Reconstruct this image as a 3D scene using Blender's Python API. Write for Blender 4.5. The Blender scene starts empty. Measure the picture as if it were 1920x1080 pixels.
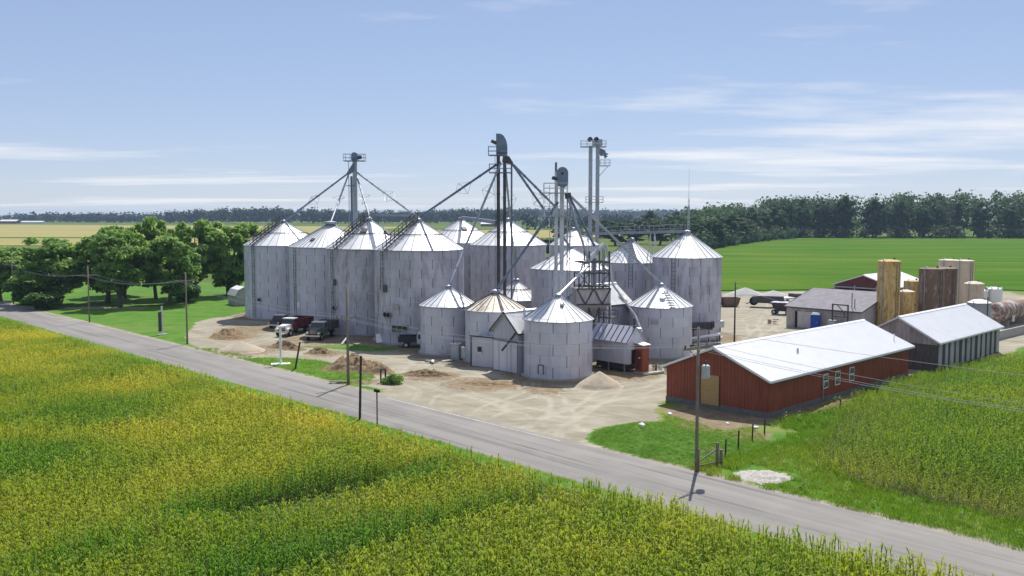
import bpy, bmesh, math, random
import numpy as np
from mathutils import Vector, Matrix, noise as mnoise
R_ = math.radians
scene = bpy.context.scene
COL = scene.collection
random.seed(7); RNG = np.random.default_rng(7)

# ------------------------------------------------------------------ camera
cd = bpy.data.cameras.new('camera'); cam = bpy.data.objects.new('camera', cd); COL.objects.link(cam)
cam.location = (0, 0, 16.0)
cam.rotation_euler = (R_(90 - 4.574), 0, 0)
cd.sensor_width = 36; cd.lens = 32.8125; cd.clip_start = 0.5; cd.clip_end = 20000
scene.camera = cam

# ------------------------------------------------------------------ light
SUN_EL = R_(55); SUN_AZ = math.atan2(0.25, 0.97)          # azimuth clockwise from +Y
to_sun = Vector((math.sin(SUN_AZ)*math.cos(SUN_EL), math.cos(SUN_AZ)*math.cos(SUN_EL), math.sin(SUN_EL)))
sl = bpy.data.lights.new('sun', 'SUN'); sl.energy = 4.3; sl.angle = R_(0.53); sl.color = (1.0, 0.955, 0.88)
so = bpy.data.objects.new('sun', sl); COL.objects.link(so)
so.rotation_euler = (-to_sun).to_track_quat('-Z', 'Y').to_euler()
w = bpy.data.worlds.new('World'); scene.world = w; w.use_nodes = True
nt = w.node_tree; nt.nodes.clear(); N = nt.nodes.new; L = nt.links.new
out = N('ShaderNodeOutputWorld'); bg = N('ShaderNodeBackground'); bg.inputs['Strength'].default_value = 0.10
sky = N('ShaderNodeTexSky'); sky.sky_type = 'NISHITA'; sky.sun_disc = False
sky.sun_elevation = SUN_EL; sky.sun_rotation = SUN_AZ; sky.altitude = 700; sky.air_density = 0.9; sky.dust_density = 0.0; sky.ozone_density = 4.0
tc = N('ShaderNodeTexCoord'); sep = N('ShaderNodeSeparateXYZ'); L(tc.outputs['Generated'], sep.inputs[0])
def wm(op, a, b=None, clamp=False):
    n = N('ShaderNodeMath'); n.operation = op; n.use_clamp = clamp
    for i, v in enumerate((a, b)):
        if v is None: continue
        if isinstance(v, (int, float)): n.inputs[i].default_value = v
        else: L(v, n.inputs[i])
    return n.outputs[0]
zz = wm('ADD', wm('MAXIMUM', sep.outputs[2], 0.0), 0.035)
cx = wm('DIVIDE', sep.outputs[0], zz); cy = wm('DIVIDE', sep.outputs[1], zz)
cmb = N('ShaderNodeCombineXYZ'); L(cx, cmb.inputs[0]); L(cy, cmb.inputs[1])
n1 = N('ShaderNodeTexNoise'); n1.inputs['Scale'].default_value = 0.30; n1.inputs['Detail'].default_value = 9; n1.inputs['Roughness'].default_value = 0.6
mp = N('ShaderNodeMapping'); mp.inputs['Location'].default_value = CLOUD_OFF = (55.7, 31.0, 0); mp.inputs['Scale'].default_value = (.55, 1.0, 1)
L(cmb.outputs[0], mp.inputs['Vector']); L(mp.outputs[0], n1.inputs['Vector'])
cr = N('ShaderNodeValToRGB'); cr.color_ramp.elements[0].position = 0.505; cr.color_ramp.elements[1].position = 0.65
L(n1.outputs['Fac'], cr.inputs[0])
hz = N('ShaderNodeMapRange'); hz.inputs['From Min'].default_value = -0.01; hz.inputs['From Max'].default_value = 0.012; L(sep.outputs[2], hz.inputs['Value'])
cf = wm('MULTIPLY', wm('MULTIPLY', cr.outputs['Color'], hz.outputs[0]), 0.80)
mixc = N('ShaderNodeMixRGB'); tn = N('ShaderNodeMixRGB'); tn.blend_type = 'MULTIPLY'; tn.inputs[0].default_value = 1; tn.inputs['Color2'].default_value = (1.73, 1.80, 2.13, 1)
gm_ = N('ShaderNodeGamma'); gm_.inputs['Gamma'].default_value = 0.5; L(sky.outputs[0], gm_.inputs['Color']); L(gm_.outputs[0], tn.inputs['Color1'])   # gamma evens the sky gradient, then a multiply tints and brightens it
L(cf, mixc.inputs['Fac']); L(tn.outputs[0], mixc.inputs['Color1']); mixc.inputs['Color2'].default_value = (7.0, 7.1, 7.4, 1)
L(mixc.outputs[0], bg.inputs['Color']); L(bg.outputs[0], out.inputs['Surface'])
vs = scene.view_settings; vs.view_transform = 'Standard'; vs.look = 'None'; vs.gamma = 1.0; vs.use_curve_mapping = False; vs.exposure = 0.42
scene.render.engine = 'CYCLES'
cy_ = scene.cycles; cy_.use_denoising = True; cy_.max_bounces = 7; cy_.diffuse_bounces = 4; cy_.glossy_bounces = 2
cy_.transmission_bounces = 4; cy_.volume_bounces = 0; cy_.transparent_max_bounces = 6; cy_.caustics_reflective = False; cy_.caustics_refractive = False

# ------------------------------------------------------------------ the site's own axes: U along the road, V away from it
U = Vector((0.681, -0.7323, 0)); V = Vector((0.7323, 0.681, 0))
ROAD_ANG = math.atan2(U.y, U.x)
def sv(x, y): return (U.x*x + U.y*y, V.x*x + V.y*y)
def at_sv(s, v): return (U.x*s + V.x*v, U.y*s + V.y*v)

# ------------------------------------------------------------------ materials
MATS = {}
def nodes_of(m):
    t = m.node_tree; return t, t.nodes.new, t.links.new
def mat(name, c1, c2=None, scale=1.0, rough=0.8, metal=0.0, stretch=(1,1,1), detail=4, lo=0.35, hi=0.65, c3=None, s3=8.0, lo3=0.55, hi3=0.75,
        bump=0.0, bscale=20.0, bdist=0.03, rand=0.0, spec=0.3, st3=(1,1,1)):
    """principled surface: two noise-mixed colours, an optional third as stains, bump, per-object brightness variation"""
    m = bpy.data.materials.new(name); m.use_nodes = True; t, N, L = nodes_of(m)
    b = t.nodes['Principled BSDF']; b.inputs['Roughness'].default_value = rough; b.inputs['Metallic'].default_value = metal
    b.inputs['Specular IOR Level'].default_value = spec
    g = N('ShaderNodeNewGeometry')
    def nz(sc, st, d):
        mp = N('ShaderNodeMapping'); mp.inputs['Scale'].default_value = st; L(g.outputs['Position'], mp.inputs['Vector'])
        n = N('ShaderNodeTexNoise'); n.inputs['Scale'].default_value = sc; n.inputs['Detail'].default_value = d+2; n.inputs['Roughness'].default_value = 0.66
        L(mp.outputs[0], n.inputs['Vector']); return n.outputs['Fac']
    def ramp(f, lo, hi):
        r = N('ShaderNodeMapRange'); r.inputs['From Min'].default_value = lo; r.inputs['From Max'].default_value = hi; L(f, r.inputs['Value']); return r.outputs[0]
    col = None
    if c2 is None:
        rgb = N('ShaderNodeRGB'); rgb.outputs[0].default_value = (*c1, 1); col = rgb.outputs[0]
    else:
        mx = N('ShaderNodeMixRGB'); mx.inputs['Color1'].default_value = (*c1, 1); mx.inputs['Color2'].default_value = (*c2, 1)
        L(ramp(nz(scale, stretch, detail), lo, hi), mx.inputs['Fac']); col = mx.outputs[0]
    if c3 is not None:
        mx = N('ShaderNodeMixRGB'); L(col, mx.inputs['Color1']); mx.inputs['Color2'].default_value = (*c3, 1)
        L(ramp(nz(s3, st3, 5), lo3, hi3), mx.inputs['Fac']); col = mx.outputs[0]
    if rand:
        oi = N('ShaderNodeObjectInfo'); hs = N('ShaderNodeHueSaturation'); L(col, hs.inputs['Color'])
        r = N('ShaderNodeMapRange'); r.inputs['To Min'].default_value = 1-rand; r.inputs['To Max'].default_value = 1+rand*0.6; L(oi.outputs['Random'], r.inputs['Value'])
        L(r.outputs[0], hs.inputs['Value']); col = hs.outputs[0]
    L(col, b.inputs['Base Color'])
    if bump:
        bp = N('ShaderNodeBump'); bp.inputs['Strength'].default_value = bump; bp.inputs['Distance'].default_value = bdist
        L(nz(bscale, (1,1,1), 4), bp.inputs['Height']); L(bp.outputs[0], b.inputs['Normal'])
    MATS[name] = m; return m
GALV = mat('galvanized', (.49,.49,.57), (.62,.62,.695), .9, .50, .28, (1,1,.35), lo=.3, hi=.7, c3=(.27,.25,.26), s3=1.4, st3=(1.8,1.8,.14), lo3=.58, hi3=.90, rand=.05, bump=.2, bscale=3, bdist=.02, spec=.4)
GALV_OLD = mat('galvanized_stained', (.43,.415,.48), (.57,.555,.63), .7, .55, .25, (1,1,.45), c3=(.15,.13,.12), s3=.75, st3=(1.4,1.4,.30), lo3=.50, hi3=.82, rand=.07, bump=.2, bscale=3, bdist=.02)
ROOFM = mat('roof_galvanized', (.72,.72,.73), (.82,.82,.82), 1.5, .46, .25, rand=.10, c3=(.40,.37,.35), s3=1.3, lo3=.60, hi3=.88, bump=.1, bscale=4, bdist=.02, spec=.5)
ROOF_RUST = mat('roof_rusted', (.62,.56,.47), (.72,.66,.56), 1.2, .55, .15, rand=.14, c3=(.27,.18,.12), s3=1.1, lo3=.48, hi3=.75)
SEAM = mat('seam_dark', (.10,.10,.11), rough=.8)
STEEL = mat('steel_grey', (.30,.33,.38), (.40,.43,.48), 2, .5, .45, rand=.08)
STEEL_BLUE = mat('steel_blue_grey', (.13,.17,.25), (.20,.25,.33), 1.5, .5, .4, rand=.1)
STEEL_DARK = mat('steel_dark', (.055,.055,.07), (.11,.10,.11), 2, .6, .3, c3=(.16,.09,.06), s3=3)
STEEL_LIGHT = mat('steel_light', (.48,.48,.52), (.60,.60,.64), 1.5, .45, .45, c3=(.30,.27,.27), s3=2.5, st3=(1,1,.3))
OLDCONC = mat('old_concrete', (.13,.125,.115), (.20,.195,.18), 2.0, .95, bump=.3, bscale=9, c3=(.07,.08,.05), s3=2)
CONC = mat('concrete', (.33,.32,.30), (.45,.44,.41), 2.5, .9, bump=.3, bscale=12, c3=(.22,.21,.19), s3=3)
WHITE = mat('white_paint', (.70,.70,.70), (.80,.80,.80), 3, .5)
WHITEROOF = mat('white_metal_roof', (.82,.82,.84), (.86,.86,.88), .6, .45, .0, spec=.5, c3=(.74,.74,.77), s3=.9, st3=(1,1,1))
REDWALL = mat('barn_red', (.245,.060,.032), (.310,.080,.044), .8, .55, c3=(.17,.04,.025), s3=1.5, st3=(1,1,.3), rand=.03)
REDDK = mat('barn_red_dark', (.16,.05,.05), (.11,.035,.035), 1, .7)
OSB = mat('osb', (.40,.24,.10), (.52,.34,.15), 9, .85)
WOOD = mat('pole_wood', (.17,.14,.115), (.27,.235,.20), 3, .9, stretch=(6,6,.6), c3=(.10,.085,.07), s3=4)
WOODDK = mat('dark_wood', (.045,.036,.03), (.08,.065,.055), 4, .9)
BOARD = mat('weathered_boards', (.41,.375,.37), (.53,.49,.48), 1.5, .85, stretch=(4,4,.4), c3=(.16,.15,.15), s3=2.2, st3=(5,5,.5), lo3=.52, hi3=.72, rand=.15)
BOARDDK = mat('dark_boards', (.07,.065,.06), (.15,.14,.13), 2, .9, stretch=(4,4,.4))
SHINGLE = mat('old_shingles', (.20,.19,.215), (.28,.265,.29), 1.2, .9, c3=(.15,.14,.155), s3=4, bump=.4, bscale=6)
GLASS = mat('dark_glass', (.02,.025,.03), rough=.08, spec=.6)
RUSTY = mat('rusty_yellow', (.62,.47,.22), (.50,.31,.10), 1.1, .8, stretch=(2,2,.30), lo=.40, hi=.62, c3=(.20,.085,.032), s3=1.9, st3=(1.6,1.6,.55), lo3=.52, hi3=.68)
RUSTDK = mat('rusty_brown', (.165,.105,.075), (.22,.145,.10), 1.2, .8, stretch=(2,2,.4), c3=(.42,.39,.36), s3=1.5, st3=(1.7,1.7,.5), lo3=.53, hi3=.72)
BEIGE = mat('beige_tank', (.56,.47,.35), (.62,.53,.41), 1, .6, c3=(.32,.17,.09), s3=.8, st3=(1.6,1.6,.3), lo3=.62, hi3=.80)
GREYTANK = mat('grey_tank', (.30,.30,.33), (.36,.36,.39), 1.2, .6, c3=(.2,.18,.18), s3=1.4)
TANKTOP = mat('pale_tank_top', (.62,.55,.46), (.55,.46,.36), 2, .7)
RUSTMIX = mat('rust_white_tank', (.34,.20,.14), (.22,.11,.08), 1.4, .75, c3=(.62,.60,.58), s3=.8, lo3=.50, hi3=.62)
PLASTIC_W = mat('white_plastic', (.75,.76,.74), rough=.4)
BLUE = mat('blue_plastic', (.015,.06,.36), (.02,.075,.42), 3, .4)
BLACK = mat('rubber_black', (.018,.018,.018), rough=.85)
TRUCKRED = mat('truck_red', (.11,.022,.020), (.15,.034,.028), 2, .5, c3=(.16,.06,.04), s3=4)
TRUCKWHITE = mat('truck_white', (.72,.72,.70), rough=.4)
TRUCKGREEN = mat('truck_green', (.10,.13,.12), (.16,.18,.16), 2, .6, c3=(.2,.12,.08), s3=4)
TRUCKDARK = mat('truck_dark', (.03,.035,.05), rough=.4)
CHROME = mat('chrome', (.6,.6,.62), rough=.25, metal=.8)
PAPER = mat('sign_cream', (.62,.60,.55), rough=.6)
SIGNRED = mat('sign_red', (.50,.06,.04), rough=.6)
PILE = mat('brown_soil', (.20,.135,.075), (.30,.215,.125), 2.5, .95, bump=1, bscale=5, bdist=.12, c3=(.12,.08,.045), s3=3.5)
SANDP = mat('sand_pile_pale', (.40,.33,.245), (.48,.41,.31), 2, .95, bump=.5, bscale=9, bdist=.05)
GRAVELP = mat('grey_gravel', (.36,.355,.34), (.50,.49,.47), 5, .95, bump=.8, bscale=8, bdist=.06)
GRAVELW = mat('pale_gravel', (.26,.245,.22), (.52,.495,.46), 5, .95, bump=.9, bscale=9, bdist=.06)
WIRE = mat('wire', (.55,.55,.56), rough=.6)
FARWHITE = mat('far_white_barn', (.66,.66,.66), rough=.6)
BARK = mat('bark', (.085,.065,.05), (.14,.115,.09), 3, .95, bump=.6, bscale=6)

def leafmat(name, ca, cb, cc=None, attr='tint', inst=False, transl=.35, patch=.08, rough=.6):
    """leaf: colour from a per-leaf / per-plant attribute plus patches, reflecting and letting light through"""
    m = bpy.data.materials.new(name); m.use_nodes = True; t, N, L = nodes_of(m); t.nodes.clear()
    o = N('ShaderNodeOutputMaterial'); a = N('ShaderNodeAttribute'); a.attribute_name = attr
    a.attribute_type = 'INSTANCER' if inst else 'GEOMETRY'
    r = N('ShaderNodeValToRGB'); e = r.color_ramp.elements; e[0].color = (*ca, 1); e[1].color = (*cb, 1); e[1].position = .5 if cc else 1
    if cc: x = e.new(1.0); x.color = (*cc, 1)
    g = N('ShaderNodeNewGeometry'); n = N('ShaderNodeTexNoise'); n.inputs['Scale'].default_value = patch; n.inputs['Detail'].default_value = 5
    L(g.outputs['Position'], n.inputs['Vector'])
    md = N('ShaderNodeMath'); md.operation = 'MULTIPLY_ADD'; L(n.outputs['Fac'], md.inputs[0]); md.inputs[1].default_value = .5; md.inputs[2].default_value = -.25
    ad = N('ShaderNodeMath'); ad.operation = 'ADD'; ad.use_clamp = True; L(a.outputs['Fac'], ad.inputs[0]); L(md.outputs[0], ad.inputs[1])
    L(ad.outputs[0], r.inputs[0])
    d = N('ShaderNodeBsdfPrincipled'); d.inputs['Roughness'].default_value = rough; d.inputs['Specular IOR Level'].default_value = .25; L(r.outputs[0], d.inputs['Base Color'])
    tr = N('ShaderNodeBsdfTranslucent'); hs = N('ShaderNodeHueSaturation'); hs.inputs['Value'].default_value = 1.25; hs.inputs['Saturation'].default_value = 1.1
    L(r.outputs[0], hs.inputs['Color']); L(hs.outputs[0], tr.inputs['Color'])
    mx = N('ShaderNodeMixShader'); mx.inputs[0].default_value = transl; L(d.outputs[0], mx.inputs[1]); L(tr.outputs[0], mx.inputs[2]); L(mx.outputs[0], o.inputs['Surface'])
    MATS[name] = m; return m
LEAF = leafmat('tree_leaves', (.145,.245,.072), (.235,.360,.105), (.315,.440,.140), transl=.64)
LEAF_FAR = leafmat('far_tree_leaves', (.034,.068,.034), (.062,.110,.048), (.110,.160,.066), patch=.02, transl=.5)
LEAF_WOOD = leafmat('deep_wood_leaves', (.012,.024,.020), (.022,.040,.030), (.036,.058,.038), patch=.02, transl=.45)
LEAF_DRY = leafmat('dry_tree_leaves', (.10,.09,.065), (.13,.115,.085))
CORN = leafmat('corn_leaves', (.130,.275,.024), (.370,.410,.045), (.60,.53,.075), inst=True, transl=.50, patch=.10)
GRASS = leafmat('grass_blades', (.100,.240,.018), (.200,.310,.030), (.36,.35,.08), inst=True, transl=.4, patch=.12)
SHRUB = leafmat('shrub_leaves', (.06,.13,.026), (.11,.21,.042))

# ------------------------------------------------------------------ mesh helpers
class MB:
    def __init__(s): s.v = []; s.f = []
    def _add(s, vs, fs):
        o = len(s.v); s.v += [tuple(p) for p in vs]; s.f += [tuple(i+o for i in q) for q in fs]; return s
    def box(s, c, size, rz=0.0, M=None):
        x, y, z = size[0]/2, size[1]/2, size[2]/2
        P = [Vector(p) for p in ((-x,-y,-z),(x,-y,-z),(x,y,-z),(-x,y,-z),(-x,-y,z),(x,-y,z),(x,y,z),(-x,y,z))]
        if M is not None: P = [M @ p for p in P]
        elif rz: P = [Matrix.Rotation(rz, 3, 'Z') @ p for p in P]
        P = [p + Vector(c) for p in P]
        return s._add(P, [(0,3,2,1),(4,5,6,7),(0,1,5,4),(1,2,6,5),(2,3,7,6),(3,0,4,7)])
    def beam(s, a, b, w, h=None):
        a, b = Vector(a), Vector(b); h = h or w; d = b-a; l = d.length
        if l < 1e-6: return s
        d.normalize(); up = Vector((0,0,1)) if abs(d.z) < .98 else Vector((1,0,0))
        x = d.cross(up).normalized(); y = x.cross(d).normalized()
        P = [p + x*i*w/2 + y*j*h/2 for p in (a, b) for i, j in ((-1,-1),(1,-1),(1,1),(-1,1))]
        return s._add(P, [(0,3,2,1),(4,5,6,7),(0,1,5,4),(1,2,6,5),(2,3,7,6),(3,0,4,7)])
    def tube(s, a, b, r, r2=None, n=8, caps=True):
        a, b = Vector(a), Vector(b); r2 = r if r2 is None else r2; d = (b-a)
        if d.length < 1e-6: return s
        d.normalize(); up = Vector((0,0,1)) if abs(d.z) < .98 else Vector((1,0,0))
        x = d.cross(up).normalized(); y = x.cross(d).normalized(); P = []
        for p, q in ((a, r), (b, r2)):
            for i in range(n):
                t = 2*math.pi*i/n; P.append(p + x*q*math.cos(t) + y*q*math.sin(t))
        F = [(i, (i+1) % n, n+(i+1) % n, n+i) for i in range(n)]
        if caps: F += [tuple(range(n))[::-1], tuple(range(n, 2*n))]
        return s._add(P, F)
    def path(s, pts, r, n=5):
        for i in range(len(pts)-1): s.tube(pts[i], pts[i+1], r, n=n, caps=False)
        return s
    def lathe(s, prof, n=24, c=(0,0,0), a0=0.0, a1=2*math.pi):
        full = abs(a1-a0-2*math.pi) < 1e-6; m = n if full else n+1; P = []
        for r, z in prof:
            for i in range(m):
                t = a0+(a1-a0)*i/n; P.append((c[0]+r*math.cos(t), c[1]+r*math.sin(t), c[2]+z))
        F = []
        for k in range(len(prof)-1):
            for i in range(n):
                j = (i+1) % m; F.append((k*m+i, k*m+j, (k+1)*m+j, (k+1)*m+i))
        return s._add(P, F)
    def prism(s, poly, a, b):
        """polygon in (x,z) extruded along y from a to b"""
        n = len(poly); P = [(x, a, z) for x, z in poly] + [(x, b, z) for x, z in poly]
        return s._add(P, [tuple(range(n)), tuple(range(n, 2*n))[::-1]] + [(i, n+i, n+(i+1) % n, (i+1) % n) for i in range(n)])
    def quad(s, *p): return s._add(p, [tuple(range(len(p)))])
    def data(s, name, mt, smooth=False):
        me = bpy.data.meshes.new(name); me.from_pydata(s.v, [], s.f); me.materials.append(mt)
        bm = bmesh.new(); bm.from_mesh(me); bmesh.ops.recalc_face_normals(bm, faces=bm.faces); bm.to_mesh(me); bm.free()
        if smooth:
            me.polygons.foreach_set('use_smooth', [True]*len(me.polygons))
        return me
    def build(s, name, mt, parent=None, smooth=False):
        return link(name, s.data(name, mt, smooth), parent)
def link(name, data, parent=None, loc=None, rz=None):
    o = bpy.data.objects.new(name, data); COL.objects.link(o)
    if parent is not None: o.parent = parent
    if loc is not None: o.location = loc
    if rz is not None: o.rotation_euler = (0, 0, rz)
    return o
def tag(o, label=None, cat=None, group=None, kind=None):
    if label: o['label'] = label
    if cat: o['category'] = cat
    if group: o['group'] = group
    if kind: o['kind'] = kind
    return o
def thing(name, label, cat, loc, rz=0.0, group=None):
    o = link(name, None, None, loc, rz); o.empty_display_size = .5
    return tag(o, label, cat, group)
def np_mesh(name, verts, faces, mt, attrs=None, smooth=False):
    """fast mesh from arrays; faces (M,k) all the same size"""
    verts = np.asarray(verts, np.float32); faces = np.asarray(faces, np.int32); k = faces.shape[1]
    me = bpy.data.meshes.new(name); me.vertices.add(len(verts)); me.vertices.foreach_set('co', verts.ravel())
    me.loops.add(faces.size); me.loops.foreach_set('vertex_index', faces.ravel())
    me.polygons.add(len(faces)); me.polygons.foreach_set('loop_start', np.arange(0, faces.size, k, dtype=np.int32))
    me.update(calc_edges=True)
    for an, (dom, typ, val) in (attrs or {}).items():
        at = me.attributes.new(an, typ, dom); at.data.foreach_set('value' if typ in ('FLOAT', 'INT') else ('vector' if typ == 'FLOAT_VECTOR' else 'color'), np.asarray(val).ravel())
    if mt: me.materials.append(mt)
    if smooth: me.polygons.foreach_set('use_smooth', np.ones(len(me.polygons), bool))
    me.validate(); return me

# ------------------------------------------------------------------ noise on arrays
_perm = np.random.default_rng(11).random((512, 512)).astype(np.float32)
def vnoise(x, y):
    xi = np.floor(x).astype(int); yi = np.floor(y).astype(int); fx = x-xi; fy = y-yi
    fx = fx*fx*(3-2*fx); fy = fy*fy*(3-2*fy); g = lambda a, b: _perm[a % 512, b % 512]
    return (g(xi, yi)*(1-fx)+g(xi+1, yi)*fx)*(1-fy) + (g(xi, yi+1)*(1-fx)+g(xi+1, yi+1)*fx)*fy
def fbm(x, y, s, o=4):
    x = np.asarray(x, float)/s+57.3; y = np.asarray(y, float)/s+31.7; t = 0; a = .5; n = 0
    for _ in range(o): t = t+a*vnoise(x, y); n += a; a *= .55; x = x*2.03+17.1; y = y*2.03+5.3
    return t/n
def sdist(x, y, poly):
    """signed distance to a polygon, positive inside"""
    d = np.full(x.shape, 1e9); ins = np.zeros(x.shape, bool); n = len(poly)
    for i in range(n):
        ax, ay = poly[i]; bx, by = poly[(i+1) % n]; ex, ey = bx-ax, by-ay
        t = np.clip(((x-ax)*ex+(y-ay)*ey)/(ex*ex+ey*ey+1e-9), 0, 1)
        d = np.minimum(d, np.hypot(x-ax-ex*t, y-ay-ey*t))
        c = ((ay > y) != (by > y)) & (x < (bx-ax)*(y-ay)/(by-ay+1e-12)+ax); ins ^= c
    return np.where(ins, d, -d)
def sstep(a, b, v): t = np.clip((v-a)/(b-a), 0, 1); return t*t*(3-2*t)

YARD = [(-34.0,105.9),(-39.5,114.5),(-43.0,123.4),(-46.5,136.0),(-43,150),(-38,168),(0,186),(40,187.5),(60,191),(78,200),(102,190),(92,150),(78,133),(67,118),(57,106.5),
        (41,93.5),(33,99),(13.2,78),(11.9,74.0),(11.2,71.6),(9.4,71.2),(6.8,69.0),(4.9,65.3),(5.6,62.9),(-10.3,80.6),(-13.0,86.8),(-10.5,83.1),(-27.9,99.6)]
ISLAND = [(-31.0,101.6),(-27.2,103.0),(-21.5,101.2),(-17.2,96.2),(-13.8,91.0),(-13.6,86.6),(-16.2,87.0),(-21.2,92.0),(-26.2,97.2)]
SHADEGRASS = [(-26,111.2),(-21.4,114.5),(-13.4,112.5),(-11.6,108.4),(-16.7,107.3),(-22.7,109.5)]
BARNDIRT = [(11.6,75.0),(16.0,68.0),(20.3,69.9),(27.6,77.6),(38.0,88.4),(41,92),(38,96),(20,84)]
RCORN = [(52.0,100.0),(36.6,86.0),(26.2,74.0),(19.9,61.6),(19.7,54.6),(22.3,51.0),(26.4,46.6),(36,37),(95,95),(70,110)]

# ------------------------------------------------------------------ ground
gx = np.arange(-132, 132.1, .42); gy = np.arange(24, 216.1, .42)
X, Y = np.meshgrid(gx, gy); S = U.x*X+U.y*Y; Vv = V.x*X+V.y*Y
wob = (fbm(X, Y, 5, 4)-.5)*5.0
grav = sstep(-.7, .7, sdist(X, Y, YARD)+wob*.55)
grav *= 1-sstep(-.6, .6, sdist(X, Y, ISLAND)+wob*.35)
grav *= 1-.75*sstep(-.8, 1.0, sdist(X, Y, SHADEGRASS)+wob*.5)
grav = np.maximum(grav, sstep(.75, .1, np.abs(Vv-47.2)+wob*.12))           # loose stone along the road edge
dl = np.abs((Y-157.5)-.02*(X+70)); grav = np.maximum(grav, sstep(2.2, 1.2, dl+wob*.1)*(X < -62)*(X > -125)*(Vv > 47))   # farm drive under the trees
dirt = sstep(-.9, .9, sdist(X, Y, BARNDIRT)+wob*.5)
for (cx0, cy0, r0) in ((-31,108,5),(-28,111,4),(-36.5,120.5,4.5),(-16,96,4.5),(-8.5,91,4),(-2.5,86.5,5),(3,84,3),(-14,88,2.5),(-21,106,3.5),(14.5,69.5,2.5),(17.3,66.4,2),(13.5,62,1.6),(9,100,9),(-10,108,6),(-24,118,7),(-36,128,7)):
    dirt = np.maximum(dirt, .8*sstep(1.15, .35, np.hypot(X-cx0, Y-cy0)/r0+wob*.14))
for (cx0, cy0, r0) in ((-35.6,146,6.1),(-26.7,137.5,6),(-19.45,127.5,5.8),(-11.8,118.5,5.66),(-7.3,107.4,3.3),(-1.75,101.6,3.4),(4.57,92,3.4),(16.85,105.3,3.5),(22.6,120.5,4.4),(9.5,94,3.5)):  # brown soil ring at each bin, with the shade at its base painted in
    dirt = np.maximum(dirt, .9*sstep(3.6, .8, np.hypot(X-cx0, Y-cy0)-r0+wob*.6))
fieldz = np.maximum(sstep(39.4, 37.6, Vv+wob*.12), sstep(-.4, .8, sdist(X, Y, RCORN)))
Z = ((fbm(X, Y, 3.5, 3)-.5)*.16)*sstep(.2, 2.5, np.abs(Vv-43.6)-3.6)*grav*(1-fieldz) + (fbm(X, Y, 2.0, 2)-.5)*.10*dirt*sstep(.2, 1.2, np.abs(Vv-43.6)-3.6)
Z = np.where(np.abs(Vv-43.6) < 3.2, -.03, Z)
TRACKS = [[(-3,71),(-1,78),(2,82.5),(7,84.5),(12,88),(18,97),(26,107),(32,122),(36,140),(42,152)], [(2,66.5),(4,74),(8,80),(13,85),(20,95),(28,108),(36,120),(38,130)], [(-8,77),(-7,84),(-10,88),(-18,99),(-26,106),(-33,112)],
          [(-30,103.5),(-27,107),(-20,107.6),(-12,101),(-6,95),(0,88),(4,80),(4,72)], [(5,66),(2,74),(-4,82),(-10,93),(-10,103)], [(30,118),(40,140),(46,165),(52,178)], [(-29,104),(-33,112),(-31,118),(-28,124)], [(1,67),(6,76),(9,84)]]
rut = np.zeros(X.shape)
for tr_ in TRACKS:
    best = np.full(X.shape, 1e9)
    for (ax, ay), (bx, by) in zip(tr_[:-1], tr_[1:]):
        ex, ey = bx-ax, by-ay; t_ = np.clip(((X-ax)*ex+(Y-ay)*ey)/(ex*ex+ey*ey), 0, 1); best = np.minimum(best, np.hypot(X-ax-ex*t_, Y-ay-ey*t_))
    best = best+(fbm(X, Y, 6, 2)-.5)*1.4
    rut = np.maximum(rut, np.exp(-((best-.95)/.30)**2)*(.45+.55*fbm(X, Y, 4, 2)))
rut *= grav*(Vv > 47.4)
Z = Z-.05*rut
dry = np.clip((fbm(X, Y, 9, 4)-.5)*2.4+.40, 0, 1)
corner_s = sstep(3.2, 0, np.abs(sdist(X, Y, BARNDIRT)))*.55
dry = np.clip(dry*(.55+.45*(X > 0)) + corner_s, 0, 1)
nx, ny = len(gx), len(gy); idx = np.arange(nx*ny).reshape(ny, nx)
F = np.stack([idx[:-1,:-1], idx[:-1,1:], idx[1:,1:], idx[1:,:-1]], -1).reshape(-1, 4)
zone = np.stack([grav, dirt, fieldz, dry], -1).reshape(-1, 4).astype(np.float32)
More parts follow.
